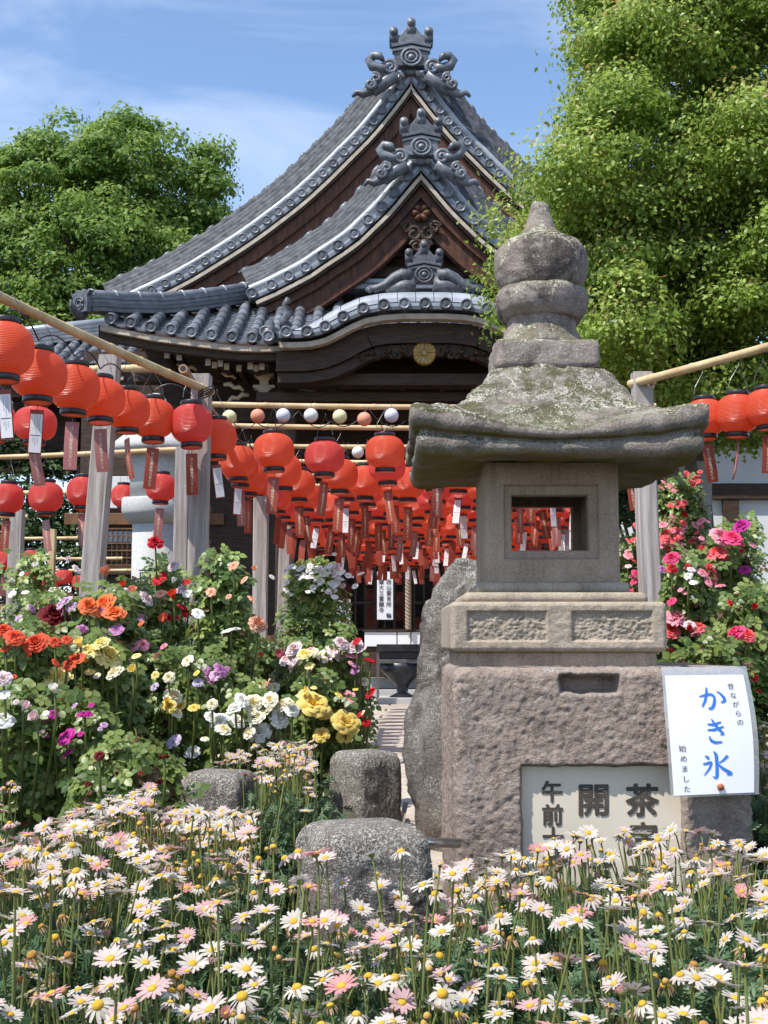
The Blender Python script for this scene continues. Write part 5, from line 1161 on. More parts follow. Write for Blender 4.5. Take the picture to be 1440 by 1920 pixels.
# small coloured balls under the first crossbar
BALL = MB().lathe([(0.0, -0.0385)] + [(0.0395 * math.cos(t), 0.0395 * math.sin(t)) for t in np.linspace(-1.4, 1.4, 18)] + [(0.0, 0.0385)], 28, caps=False)
def ball_mat(nm, c): return M(nm, c, tuple(x * 0.9 for x in c), 8, 0.6, 0.3, 60)
BM = {'white': ball_mat('white ball', (0.68, 0.68, 0.66)), 'lilac': ball_mat('lilac white ball', (0.60, 0.60, 0.68)), 'yellow': ball_mat('pale yellow ball', (0.66, 0.62, 0.36)), 'orange': ball_mat('orange striped ball', (0.70, 0.28, 0.18))}
ballm = BALL.mesh('ball_ornament', BM['white'], smooth=True)
for px, py, c, d in ((430, 782, 'yellow', 7.0), (483, 780, 'orange', 7.0), (531, 779, 'lilac', 7.0), (583, 779, 'white', 7.0), (637, 781, 'yellow', 7.0), (683, 786, 'orange', 7.0), (734, 779, 'lilac', 7.0), (671, 848, 'white', 8.4), (493, 894, 'white', 9.3), (686, 907, 'white', 10.0), (762, 909, 'white', 10.0), (861, 911, 'white', 10.0), (556, 898, 'white', 9.3)):
    p = W(px, py, d); o = place('ball_ornament', ballm, None, p, (0, 0, px), BM[c]); tag(o, {'yellow': 'small pale yellow ball hanging between the first two crossbars', 'orange': 'small orange ball hanging between the first two crossbars', 'lilac': 'small lilac-white ball hanging between the first two crossbars', 'white': 'small white ball hanging deeper in the lantern tunnel' if d > 7.5 else 'single plain white ball hanging between the first two crossbars'}[c], 'ball', 'small hanging balls')
    b = MB(); b.tube([(0, 0, 0.038), (0.003, 0, 0.07), (0, 0, BZ - p.z - 0.015)], 0.0012, 4); s = bpy.data.objects.new('string', b.mesh('string', MAT['wire'])); COL.objects.link(s); s.parent = o
# ================================================================== TREES
LEAF4 = np.array([(0, 0, 0), (0.32, 0.42, 0.07), (0, 1, -0.06), (-0.32, 0.42, 0.07)]); LEAF4F = [(0, 1, 2), (0, 2, 3)]
LEAF7 = np.array([(0, 0, 0), (0, 0.5, -0.05), (0, 1, -0.12), (0.27, 0.25, 0.03), (0.26, 0.62, 0.0), (-0.27, 0.25, 0.03), (-0.26, 0.62, 0.0)]); LEAF7F = [(0, 3, 4, 1), (1, 4, 2), (0, 1, 6, 5), (1, 2, 6)]
def clump_leaves(cent, rad, per, size, rng, up=0.5, squash=0.75, droop=0.0, shell=0.55, rough=0.38):
    """leaf positions and outward normals on many rounded clumps"""
    N = len(cent); n = per
    d = rng.normal(size=(N, n, 3)); d /= np.linalg.norm(d, axis=2, keepdims=True)
    d[..., 2] = np.where(d[..., 2] < -0.25, -d[..., 2] * 0.6, d[..., 2])
    r = shell + (1 - shell) * rng.random((N, n, 1)) ** 0.6
    off = d * r * rad[:, None, None] * np.array([1, 1, squash]); off *= (1 + 0.35 * rng.normal(size=(N, n, 1)) * 0.5)
    pos = cent[:, None, :] + off
    nor = d * (1 - up) + np.array([0, 0, up]) + rng.normal(size=d.shape) * rough
    nor[..., 2] -= droop
    lit = np.clip(0.42 + 0.5 * d[..., 2] * r[..., 0] + rng.normal(size=(N, n)) * 0.17 + (rng.random((N, 1)) - 0.5) * 0.3, 0, 1)  # clump tops painted lighter, as lit young leaves; insides painted dark as shaded gaps
    return pos.reshape(-1, 3), nor.reshape(-1, 3), lit.reshape(-1)
def leaf_mesh(name, pos, nor, lit, size, rng, mat, tpl=(LEAF4, LEAF4F), roll=None, off=(0, 0, 0)):
    R = frames(nor, rng, roll) * (size * rng.uniform(0.65, 1.25, len(pos)))[:, None, None]
    V, lo, st, to, r = inst_arrays(tpl[0], tpl[1], R, pos - np.array(off), lit)
    return np_mesh(name, V, loops=lo, starts=st, totals=to, mat=mat, smooth=False, tone=r)
def lobes_to_clumps(lobes, n, rng, rmin, rmax, zlow=-0.5):
    """clump centres over the outside of a union of ellipsoid lobes (cx, cy, cz, rx, ry, rz)"""
    L = np.array(lobes); a = L[:, 3] * L[:, 5]; idx = rng.choice(len(L), n * 3, p=a / a.sum()); d = rng.normal(size=(n * 3, 3)); d /= np.linalg.norm(d, axis=1, keepdims=True)
    P = L[idx, :3] + d * L[idx, 3:] * rng.uniform(0.6, 1.0, (n * 3, 1)); keep = d[:, 2] > zlow
    inside = np.zeros(len(P), bool)
    for i, l in enumerate(L): inside |= (idx != i) & (((P - l[:3]) / (l[3:] * 0.86)) ** 2).sum(1).__lt__(1)
    P = P[keep & ~inside][:n]; return P, rng.uniform(rmin, rmax, len(P))
def tree(name, label, base, trunk_h, trunk_r, lobes, n, per, size, rad, mat, seed, tpl=(LEAF4, LEAF4F), inner=None, up=0.45, droop=0.0, zlow=-0.55, shell=0.55, rough=0.38, squash=0.75):
    rng = np.random.default_rng(seed); o = empty(name, base, label, 'tree')
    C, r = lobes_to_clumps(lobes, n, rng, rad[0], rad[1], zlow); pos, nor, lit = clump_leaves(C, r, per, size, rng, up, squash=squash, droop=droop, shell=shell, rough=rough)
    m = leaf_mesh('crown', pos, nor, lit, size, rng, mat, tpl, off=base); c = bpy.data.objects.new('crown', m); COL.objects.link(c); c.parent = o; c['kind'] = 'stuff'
    b = MB(); B0 = Vector(base); T = Vector((base[0] + rng.normal() * 0.1, base[1], trunk_h)); b.tube([B0, B0.lerp(T, 0.3) + Vector((0.05, 0, 0)), B0.lerp(T, 0.7), T], [trunk_r * 1.35, trunk_r, trunk_r * 0.85, trunk_r * 0.6], 12); b.build('trunk', MAT['bark'], o, smooth=True)
    for k in rng.choice(len(C), min(len(C), 26), replace=False):
        b = MB(); E_ = Vector(C[k]); S = B0.lerp(T, rng.uniform(0.55, 1.0)); Mid = S.lerp(E_, 0.5) + Vector((rng.normal() * .1, rng.normal() * .1, 0.15)); b.tube([S, Mid, E_], [trunk_r * 0.35, trunk_r * 0.2, 0.012], 7); b.build('limb', MAT['bark'], o, smooth=True)
    return o
def lobe(px, py, d, rx_px, rz_px, ry): p = W(px, py, d); s = d / FPX; return (p.x, d, p.z, rx_px * s, ry, rz_px * s)
# bright tree overlapping the temple's far corner
TD = 11.5
_tr = random.Random(12); lob = []
for (px, py, rx, rz) in ((1230, 40, 130, 110), (1340, 60, 150, 120), (1470, 40, 140, 130), (1195, 170, 105, 100), (1280, 170, 130, 110), (1420, 190, 130, 120), (1170, 290, 95, 95), (1240, 310, 120, 100), (1380, 330, 130, 110), (1105, 395, 100, 80), (1200, 430, 120, 100), (1330, 460, 130, 110), (1460, 480, 130, 120), (1035, 450, 70, 70), (1060, 510, 105, 90), (1180, 560, 120, 100), (1300, 600, 130, 100), (1430, 640, 130, 110), (1070, 610, 95, 80), (1170, 690, 110, 80), (1290, 730, 120, 80), (1420, 770, 110, 75), (1290, -60, 160, 100), (1440, -80, 160, 110), (1540, 300, 150, 200), (1540, 600, 140, 200)):
    lob.append(lobe(px, py, TD + _tr.uniform(-.5, .4), rx, rz, _tr.uniform(.8, 1.1)))
bt_ = W(1300, 1000, TD + 0.6)
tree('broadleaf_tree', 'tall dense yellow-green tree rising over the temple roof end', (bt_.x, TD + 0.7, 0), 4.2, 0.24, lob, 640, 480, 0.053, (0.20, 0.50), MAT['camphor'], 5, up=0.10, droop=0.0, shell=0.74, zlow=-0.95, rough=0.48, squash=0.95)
# darker broad tree behind the temple
TD2 = 29.0
lob = [lobe(90, 400, TD2, 110, 110, 1.6), lobe(240, 330, TD2, 110, 95, 1.6), lobe(340, 410, TD2 + .5, 70, 100, 1.4), lobe(50, 520, TD2 - .5, 130, 110, 1.8), lobe(190, 480, TD2 - 1, 130, 110, 1.8), lobe(310, 520, TD2 - .5, 90, 100, 1.5), lobe(120, 620, TD2 - 1, 170, 90, 1.8), lobe(-40, 450, TD2, 100, 150, 1.6), lobe(225, 275, TD2, 50, 50, .9), lobe(125, 300, TD2, 35, 50, .7), lobe(385, 350, TD2, 34, 60, .7), lobe(60, 300, TD2, 40, 50, .7), lobe(235, 245, TD2, 22, 36, .4), lobe(128, 262, TD2, 14, 34, .3), lobe(318, 285, TD2, 26, 34, .4), lobe(398, 300, TD2, 16, 30, .3), lobe(402, 400, TD2, 22, 30, .4), lobe(30, 285, TD2, 22, 30, .4), lobe(75, 265, TD2, 14, 26, .3), lobe(415, 350, TD2, 14, 24, .3), lobe(412, 440, TD2, 24, 26, .4), lobe(272, 262, TD2, 14, 30, .3)]
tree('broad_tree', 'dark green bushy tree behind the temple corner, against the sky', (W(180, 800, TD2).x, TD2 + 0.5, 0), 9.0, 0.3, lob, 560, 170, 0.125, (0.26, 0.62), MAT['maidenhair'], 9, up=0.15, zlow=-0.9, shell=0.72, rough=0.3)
def shrub_mass(name, label, lob, n, per, size, rad, mat, seed):
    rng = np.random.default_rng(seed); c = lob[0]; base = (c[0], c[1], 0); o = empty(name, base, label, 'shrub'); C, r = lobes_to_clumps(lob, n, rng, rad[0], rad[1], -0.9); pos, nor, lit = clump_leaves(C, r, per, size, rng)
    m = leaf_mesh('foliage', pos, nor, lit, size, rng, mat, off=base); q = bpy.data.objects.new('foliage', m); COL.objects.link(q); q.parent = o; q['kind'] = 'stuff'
    b = MB()
    for k in range(7): e = C[rng.integers(len(C))]; b.tube([(base[0] + rng.normal() * .1, base[1], 0), (base[0] * .5 + e[0] * .5, e[1], e[2] * .5), tuple(e)], [0.05, 0.03, 0.01], 6)
    b.build('stems', MAT['bark'], o, smooth=True)
shrub_mass('dark_hedge', 'dark green hedge beyond the far lanterns of the side trellis', [lobe(10, 930, 19.8, 110, 110, .8), lobe(110, 960, 20.5, 80, 90, .8), lobe(60, 1080, 19.5, 150, 110, .8), lobe(-90, 1000, 20, 120, 180, .8)], 150, 110, 0.10, (0.3, 0.5), MAT['dark_leaf'], 3)
shrub_mass('shade_shrub', 'shaded green shrub under the bright tree beside the white house', [lobe(1270, 800, 13.6, 110, 50, .5), lobe(1180, 900, 13.8, 50, 120, .5)], 70, 100, 0.08, (0.2, 0.34), MAT['dark_leaf'], 4)

# ================================================================== ROSES
def spray_tpl():
    V, F = [], []
    for (x, y, rot, s) in ((0, 0.55, 0, 1.0), (0.05, 0.36, -1.15, 0.85), (-0.05, 0.36, 1.15, 0.85), (0.04, 0.08, -1.3, 0.7), (-0.04, 0.08, 1.3, 0.7)):
        o = len(V); c, sn = math.cos(rot), math.sin(rot)
        for p in LEAF7: q = p * np.array([0.62, 0.5, 0.5]) * s; V.append((x + q[0] * 1.2 * c - q[1] * sn, y + q[0] * 1.2 * sn + q[1] * c, q[2] - 0.12 * (y + q[1]) ** 2))
        F += [tuple(i + o for i in f) for f in LEAF7F]
    o = len(V); V += [(0.008, -0.15, 0.02), (-0.008, -0.15, 0.02), (-0.006, 0.6, -0.03), (0.006, 0.6, -0.03)]; F.append((o, o + 1, o + 2, o + 3))
    return np.array(V), F
SPRAY = spray_tpl()
def spray_obj_mesh(mat, lit): return np_mesh('leaf_spray', SPRAY[0] * 0.10, SPRAY[1], mat=mat, smooth=False, tone=np.full(len(SPRAY[0]), lit))
SPR = {k: [spray_obj_mesh(MAT[k], l) for l in (0.15, 0.4, 0.6, 0.8)] for k in ('rose_leaf', 'rose_leaf_light')}
def rose_mesh(name, rows, rng, cup=1.0, ruff=0.05):
    """layers of curved petals round a heart; radius about 1"""
    V, F, A = [], [], []
    for (n, r, h, open_, w) in rows:
        for k in range(n):
            a0 = 2 * math.pi * k / n + rng.uniform(-.25, .25) + r; nu, nv = 4, 4; o = len(V)
            for j in range(nv + 1):
                t = j / nv
                for i in range(nu + 1):
                    u = (i / nu - 0.5) * 2; ang = a0 + u * w * (0.55 + 0.45 * math.sin(t * math.pi * 0.75 + 0.4))
                    rad = 0.06 + r * (0.25 + 0.75 * math.sin(t * math.pi / 2)) + open_ * t * t * 0.35 - 0.10 * u * u * r; z = h * math.sin(t * math.pi * 0.5 * (1.0 + 0.25 * open_)) - open_ * t * t * 0.25 - 0.10 * u * u + rng.normal() * ruff * t
                    V.append((rad * math.cos(ang), rad * math.sin(ang), z)); A.append(min(1, r * 0.9 + 0.25 * t))
            F += [(o + j * (nu + 1) + i, o + j * (nu + 1) + i + 1, o + (j + 1) * (nu + 1) + i + 1, o + (j + 1) * (nu + 1) + i) for j in range(nv) for i in range(nu)]
    return np_mesh(name, np.array(V), F, mat=None, smooth=True, tone=np.array(A))
def rose_mat(name, inner, outer, trans=0.3):
    m, n, l, out, b = nodes_of(name); a = n.new('ShaderNodeAttribute'); a.attribute_name = 'tone'; c = mixc(n, l, rng_map(n, l, a.outputs['Fac'], 0.15, 0.95), inner, outer); c = val_by_random(n, l, c, 0.85, 1.1)
    l.new(c, b.inputs['Base Color']); b.inputs['Roughness'].default_value = 0.6; b.inputs['Specular IOR Level'].default_value = 0.2
    t = n.new('ShaderNodeBsdfTranslucent'); l.new(c, t.inputs[0]); ms = n.new('ShaderNodeMixShader'); ms.inputs[0].default_value = trans; l.new(b.outputs[0], ms.inputs[1]); l.new(t.outputs[0], ms.inputs[2]); l.new(ms.outputs[0], out.inputs[0]); return m
RM = {'orange': rose_mat('orange petals', (0.80, 0.17, 0.03), (0.78, 0.20, 0.07)), 'vermilion': rose_mat('vermilion petals', (0.62, 0.05, 0.02), (0.72, 0.11, 0.05)), 'darkred': rose_mat('velvet dark red petals', (0.10, 0.004, 0.008), (0.17, 0.008, 0.015)),
      'red': rose_mat('red petals', (0.45, 0.008, 0.014), (0.55, 0.015, 0.03)), 'yellow': rose_mat('yellow petals', (0.82, 0.62, 0.10), (0.84, 0.76, 0.36)), 'cream': rose_mat('cream petals', (0.80, 0.66, 0.28), (0.82, 0.79, 0.64)), 'white': rose_mat('white petals', (0.78, 0.76, 0.66), (0.82, 0.82, 0.80)),
      'palepink': rose_mat('pale pink petals', (0.76, 0.52, 0.52), (0.80, 0.68, 0.69)), 'pink': rose_mat('pink petals', (0.75, 0.16, 0.22), (0.80, 0.36, 0.42)), 'hotpink': rose_mat('hot pink petals', (0.68, 0.03, 0.10), (0.75, 0.08, 0.22)), 'coral': rose_mat('coral red petals', (0.76, 0.06, 0.05), (0.80, 0.16, 0.17)),
      'magenta': rose_mat('magenta petals', (0.42, 0.015, 0.22), (0.50, 0.03, 0.28)), 'lilac': rose_mat('lilac petals', (0.55, 0.28, 0.50), (0.66, 0.46, 0.63)), 'purple': rose_mat('purple pink petals', (0.42, 0.12, 0.36), (0.55, 0.26, 0.48)), 'peach': rose_mat('peach petals', (0.78, 0.28, 0.14), (0.80, 0.46, 0.32)), 'lavender': rose_mat('lavender petals', (0.50, 0.42, 0.62), (0.60, 0.53, 0.68)), 'goldenyellow': rose_mat('golden yellow petals', (0.80, 0.48, 0.05), (0.82, 0.66, 0.20))}
_rr = np.random.default_rng(2)
ROSE = {'full': [rose_mesh('rose', [(4, .12, .62, 0, .9), (5, .26, .66, .05, .85), (6, .42, .62, .15, .72), (7, .58, .52, .35, .62), (8, .74, .40, .6, .56), (8, .86, .22, .85, .52)], _rr, ruff=0.07) for _ in range(3)] + [rose_mesh('rose', [(5, .16, .5, .05, .8), (6, .34, .55, .2, .7), (9, .55, .45, .45, .5), (11, .72, .36, .7, .42), (10, .88, .18, 1.0, .45)], _rr, ruff=0.11) for _ in range(2)],
        'open': [rose_mesh('rose', [(3, .16, .30, .1, .8), (5, .45, .36, .4, .6), (6, .70, .30, .7, .6), (7, .86, .16, .9, .55)], _rr, ruff=0.05) for _ in range(2)],
        'bud': [rose_mesh('rose_bud', [(3, .18, .95, 0, 1.0), (4, .34, .92, .0, .9), (5, .48, .80, .1, .8)], _rr, ruff=0.02)]}
for k in ROSE:
    for m in ROSE[k]: m.materials.append(RM['red'])
def bush(label, px, py_top, wpx, d, blooms, leaf='rose_leaf', n=340, depth=None, size=0.066, seed=0, py_bot=None, single=22, grp='rose bushes'):
    """blooms: (px, py, diameter px, colour[, kind])"""
    rng = np.random.default_rng(100 + seed); s = d / FPX; top = W(px, py_top, d); rx = wpx * s; ry = depth or rx * 0.6; zt = top.z - 0.03; n = int(n * 2.7); size *= 0.86; zb = max(0.0, W(px, py_bot, d).z) if py_bot else 0.0
    o = empty('rose_bush', (top.x, d, 0), label, 'rose bush', grp); base = np.array([top.x, d, 0.0])
    u = rng.random((n, 1)); h = u ** 0.75; ang = rng.uniform(0, 2 * math.pi, n); rad = np.sqrt(rng.random(n)) * (0.55 + 0.45 * np.sin(np.clip(h[:, 0] * math.pi * 0.9 + .25, 0, math.pi))); rad = np.maximum(rad, 0.25 * rng.random(n))
    pos = np.stack([top.x + rx * rad * np.cos(ang), d + ry * rad * np.sin(ang), zb + (zt - zb) * h[:, 0] * (1 - 0.18 * rad ** 2) + rng.normal(size=n) * 0.02], 1)
    nor = np.stack([np.cos(ang) * 0.55, np.sin(ang) * 0.55 - 0.25, 0.75 + 0 * ang], 1) + rng.normal(size=(n, 3)) * 0.35
    lit = np.clip(0.26 + 0.5 * h[:, 0] + rng.normal(size=n) * 0.22, 0, 1)  # light painted into leaf colour: sprays pale towards the top, dark low down
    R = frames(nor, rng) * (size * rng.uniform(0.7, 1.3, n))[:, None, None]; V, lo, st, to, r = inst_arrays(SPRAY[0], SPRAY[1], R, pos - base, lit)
    q = bpy.data.objects.new('foliage', np_mesh('foliage', V, loops=lo, starts=st, totals=to, mat=MAT[leaf], smooth=False, tone=r)); COL.objects.link(q); q.parent = o; q['kind'] = 'stuff'
    f = np.argsort(pos[:, 1] - 0.3 * pos[:, 2])[:single * 3]; 
    for k in rng.choice(f, min(single, len(f)), replace=False):
        p = pos[k] + np.array([rng.normal() * .03, -0.05, 0.03]); nn = Vector((rng.normal() * .4, -0.7, 0.7)).normalized(); e = nn.to_track_quat('Z', 'Y').to_euler(); e.rotate_axis('Z', rng.uniform(0, 6.28))
        place('leaf_spray', SPR[leaf][rng.integers(4)], o, Vector(p - base), e, scale=float(size / 0.10 * rng.uniform(.8, 1.3)))
    b = MB(); k = 0
    for i in range(7): e = pos[rng.integers(n)]; b.tube([(top.x + rng.normal() * 0.05, d + rng.normal() * .05, 0), (top.x * .6 + e[0] * .4, d * .6 + e[1] * .4, e[2] * .5), tuple(e)], [0.010, 0.007, 0.003], 5)
    extra = []
    if blooms and len(blooms) < 20:                     # smaller, half open and fading blooms of the same colours
        cols = [q[3] for q in blooms if q[3] not in ('white', 'palepink')] or [q[3] for q in blooms]
        for _ in range(7):
            extra.append((px + rng.uniform(-.95, .95) * wpx, py_top + 18 + abs(rng.normal()) * 75, rng.uniform(11, 24), cols[rng.integers(len(cols))], 'bud' if rng.random() < .25 else 'open'))
    for bl in list(blooms) + extra:
        x, y, w, c = bl[:4]; kind = bl[4] if len(bl) > 4 else ('full' if w > 24 else 'open'); dd = d - ry * 1.02 - 0.07 + rng.uniform(-.04, .04); p = W(x, y, dd); rr_ = w * dd / FPX * 0.46
        m = ROSE[kind][rng.integers(len(ROSE[kind]))]; ax = Vector((rng.normal() * .42, -0.58 + rng.normal() * .3, 0.70)).normalized(); e = ax.to_track_quat('Z', 'Y').to_euler(); e.rotate_axis('Z', rng.uniform(0, 6.28)); sc = rr_ / (1.02 if kind == 'full' else 1.08 if kind == 'open' else 0.62)
        place('rose_bloom' if kind != 'bud' else 'rose_bud', m, o, Vector(p) - Vector(base) - ax * sc * 0.25, e, RM[c], (sc * float(rng.uniform(.88, 1.1)), sc * float(rng.uniform(.88, 1.1)), sc * float(rng.uniform(.75, 1.25))))
        if w > 19: b.tube([Vector(p) - ax * sc * 0.2, Vector(p) - ax * sc * 0.5 - Vector((0, -0.02, 0.08)), Vector((p.x * .7 + top.x * .3, dd * .5 + d * .5, max(0.05, p.z - 0.35)))], [0.004, 0.004, 0.005], 5)
    b.build('stems', MAT['stem'] if 'stem' in MAT else MAT['bark'], o, smooth=True)
    return o
B_ = bush
B_('rose bush with a velvety dark red bloom beside lilac ones', 110, 1105, 85, 4.9, [(103, 1150, 58, 'darkred'), (117, 1126, 40, 'lilac', 'open'), (132, 1135, 26, 'lilac', 'open'), (62, 1140, 18, 'purple'), (40, 1075, 12, 'white'), (70, 1062, 14, 'white', 'bud')], seed=1, py_bot=1400)
B_('rose bush with a clustered orange bloom against the leaning post', 205, 1100, 80, 4.7, [(167, 1134, 42, 'orange'), (192, 1130, 48, 'orange'), (214, 1146, 42, 'orange'), (150, 1178, 30, 'purple', 'open'), (217, 1178, 32, 'purple', 'open'), (200, 1180, 20, 'purple', 'open')], seed=2, py_bot=1400, n=260)
B_('low rose bush with vermilion blooms below the dark red rose', 60, 1170, 80, 4.3, [(8, 1180, 34, 'vermilion'), (28, 1192, 42, 'vermilion', 'open'), (66, 1203, 48, 'vermilion'), (104, 1202, 26, 'vermilion', 'open'), (135, 1236, 48, 'vermilion'), (55, 1230, 12, 'vermilion', 'bud')], seed=3, py_bot=1400)
B_('rose bush with frilly yellow blooms among the vermilion roses', 190, 1195, 75, 4.4, [(168, 1216, 46, 'yellow'), (205, 1226, 52, 'yellow'), (188, 1204, 38, 'yellow'), (150, 1208, 22, 'yellow', 'bud'), (105, 1266, 52, 'yellow'), (214, 1260, 34, 'cream'), (78, 1316, 34, 'yellow', 'open')], seed=4, py_bot=1400)
B_('rose bush with bright pink flat blooms next to the yellow one', 262, 1180, 55, 4.8, [(240, 1200, 34, 'pink', 'open'), (268, 1207, 28, 'pink', 'open'), (250, 1210, 26, 'pink', 'open')], seed=5, py_bot=1400, n=240)
B_('rose bush with pale blush blooms in front of the granite lantern', 250, 1085, 80, 5.5, [(205, 1106, 32, 'palepink'), (246, 1108, 34, 'palepink', 'open'), (276, 1120, 32, 'palepink'), (232, 1128, 24, 'palepink'), (198, 1076, 26, 'peach', 'bud'), (232, 1098, 18, 'vermilion', 'bud'), (265, 1155, 22, 'purple', 'open'), (145, 1065, 22, 'palepink')], seed=6, py_bot=1400)
B_('tall rose bush with two red blooms before the granite lantern', 310, 1045, 50, 5.7, [(291, 1015, 30, 'red'), (297, 1081, 34, 'red', 'open'), (325, 1060, 26, 'palepink'), (340, 1106, 28, 'palepink'), (325, 1090, 15, 'white', 'bud'), (352, 1110, 24, 'white', 'open')], seed=7, py_bot=1400, n=260, leaf='rose_leaf_light')
B_('tall leafy rose bush with one peach bloom by the split post', 415, 1030, 70, 5.3, [(484, 1168, 38, 'peach'), (432, 1178, 36, 'white', 'open'), (372, 1148, 24, 'white', 'open'), (432, 1060, 10, 'white', 'bud')], seed=8, py_bot=1400, n=420, leaf='rose_leaf_light')
B_('rose bush with cream and yellow blooms on upright stems', 325, 1215, 85, 4.7, [(325, 1304, 36, 'cream'), (316, 1322, 26, 'goldenyellow'), (338, 1322, 24, 'goldenyellow'), (330, 1334, 28, 'cream'), (316, 1268, 26, 'cream', 'open'), (290, 1265, 18, 'yellow', 'open'), (361, 1408, 28, 'white'), (324, 1388, 30, 'lavender', 'open')], seed=9)
B_('rose bush with white blooms and pink buds above the planters', 30, 1270, 80, 4.0, [(4, 1345, 44, 'white', 'open'), (6, 1270, 34, 'palepink', 'open'), (45, 1328, 24, 'palepink', 'bud'), (66, 1345, 28, 'palepink', 'bud'), (8, 1300, 22, 'white', 'open')], seed=10)
B_('rose bush with vivid magenta blooms in the leafy shade', 150, 1290, 95, 4.1, [(159, 1336, 32, 'magenta', 'open'), (121, 1378, 44, 'magenta', 'open'), (126, 1410, 26, 'magenta', 'open'), (150, 1375, 14, 'magenta'), (195, 1358, 14, 'lilac'), (188, 1366, 10, 'lilac')], seed=11, n=380)
B_('rose bush with purple-pink ragged blooms above the white cluster', 400, 1225, 55, 4.9, [(386, 1256, 24, 'purple', 'open'), (416, 1254, 32, 'purple', 'open'), (394, 1272, 26, 'purple', 'open'), (404, 1264, 24, 'lilac', 'open')], seed=12, py_bot=1400)
B_('rose bush with a dense cluster of white blooms behind the low post', 465, 1290, 85, 4.6, [(440, 1326, 34, 'white'), (474, 1316, 36, 'cream'), (505, 1310, 30, 'cream'), (410, 1351, 36, 'white'), (446, 1350, 34, 'white'), (480, 1342, 36, 'cream'), (526, 1345, 38, 'white'), (420, 1366, 30, 'cream'), (486, 1370, 42, 'white'), (530, 1320, 32, 'cream'), (455, 1310, 28, 'white'), (398, 1342, 26, 'white'), (505, 1330, 28, 'cream'), (465, 1372, 26, 'cream'), (548, 1330, 26, 'white')], seed=13)
B_('rose bush with big loose yellow blooms beside the path', 605, 1260, 65, 5.0, [(590, 1316, 58, 'goldenyellow', 'open'), (570, 1304, 38, 'yellow', 'open'), (606, 1332, 40, 'goldenyellow', 'open'), (651, 1350, 54, 'goldenyellow', 'open'), (570, 1224, 28, 'yellow'), (580, 1246, 22, 'yellow'), (645, 1378, 30, 'goldenyellow', 'open'), (602, 1376, 30, 'goldenyellow', 'open')], seed=14, n=300)
B_('rose bush with quartered pale pink blooms in front of the tan post', 560, 1195, 55, 5.5, [(549, 1214, 34, 'palepink'), (553, 1240, 44, 'palepink'), (535, 1236, 26, 'palepink'), (580, 1220, 24, 'pink', 'open'), (600, 1225, 20, 'cream')], seed=15, py_bot=1400, n=220)
B_('rose bush with pink, blush and crimson blooms at the path edge', 650, 1185, 48, 5.6, [(630, 1221, 38, 'palepink'), (640, 1204, 32, 'palepink'), (664, 1210, 32, 'palepink'), (616, 1228, 30, 'palepink'), (660, 1226, 26, 'pink', 'open'), (676, 1215, 22, 'palepink'), (650, 1306, 34, 'pink', 'open'), (640, 1300, 22, 'magenta', 'open'), (668, 1246, 20, 'purple'), (682, 1276, 20, 'cream'), (670, 1276, 17, 'lilac'), (695, 1236, 26, 'red', 'open'), (692, 1297, 26, 'red', 'open'), (676, 1338, 15, 'red'), (687, 1354, 18, 'red'), (668, 1200, 20, 'red', 'open')], seed=16, n=300)
wr = random.Random(8); ramb = [(wr.gauss(595, 32), 1060 + abs(wr.gauss(0, 26)), wr.uniform(9, 16), 'white', 'open') for _ in range(64)] + [(628 + wr.gauss(0, 10), 1085 + wr.gauss(0, 18), wr.uniform(10, 15), wr.choice(['white', 'palepink']), 'open') for _ in range(22)]
B_('pale green rambler smothered in tiny white roses by the tan post', 590, 1045, 72, 8.2, ramb, leaf='rose_leaf_light', n=560, size=0.06, seed=17, py_bot=1250)
B_('plain leafy rose bush with blue-green leaves behind the daisies', 240, 1375, 130, 3.75, [(300, 1468, 14, 'darkred', 'bud')], n=420, seed=18, size=0.062)
B_('shaded leafy rose bush over the terracotta pots', 60, 1400, 95, 4.3, [], n=320, seed=19)
B_('leafy rose bush with small buds before the far lanterns', 60, 1025, 75, 6.3, [(64, 1062, 16, 'white', 'bud'), (130, 1050, 14, 'palepink', 'bud'), (20, 1090, 14, 'white', 'bud')], n=260, seed=20, leaf='rose_leaf_light')
B_('dense rose foliage with a few small pink flowers at mid height', 480, 1190, 85, 5.9, [(490, 1230, 12, 'red', 'bud'), (497, 1283, 22, 'peach', 'open'), (455, 1262, 20, 'lavender', 'open')], n=380, seed=21, py_bot=1400)
rl = random.Random(4); cor = [(rl.gauss(1268, 26), 1002 + rl.gauss(0, 14), rl.uniform(13, 22), rl.choice(['coral', 'pink', 'coral']), 'open') for _ in range(46)] + [(1271 + rl.gauss(0, 14), 945 + rl.gauss(0, 4), 13, 'coral', 'open') for _ in range(9)] + [(1300 + rl.gauss(0, 8), 895 + rl.gauss(0, 8), 13, 'coral', 'open') for _ in range(9)] + [(1245 + rl.gauss(0, 8), 913 + rl.gauss(0, 5), 12, 'pink', 'open') for _ in range(6)] + [(1287, 967, 15, 'red', 'bud'), (1325, 975, 14, 'pink', 'open'), (1318, 1006, 14, 'pink', 'open')]
GR = 'rose bushes by the white house'
B_('tall rambler with many small coral flowers behind the knotty post', 1270, 890, 72, 6.9, cor, leaf='rose_leaf_light', n=620, seed=30, size=0.06, grp=GR, py_bot=1180)
B_('rose bush with small pink flowers between lantern platform and knotty post', 1188, 1000, 45, 7.2, [(1186, 1010, 20, 'coral'), (1180, 1035, 16, 'pink'), (1195, 1075, 22, 'hotpink', 'open'), (1183, 1110, 24, 'hotpink', 'open'), (1200, 1128, 22, 'hotpink', 'open'), (1178, 1060, 14, 'palepink'), (1190, 1050, 18, 'coral', 'open')], n=360, seed=31, grp=GR, py_bot=1220)
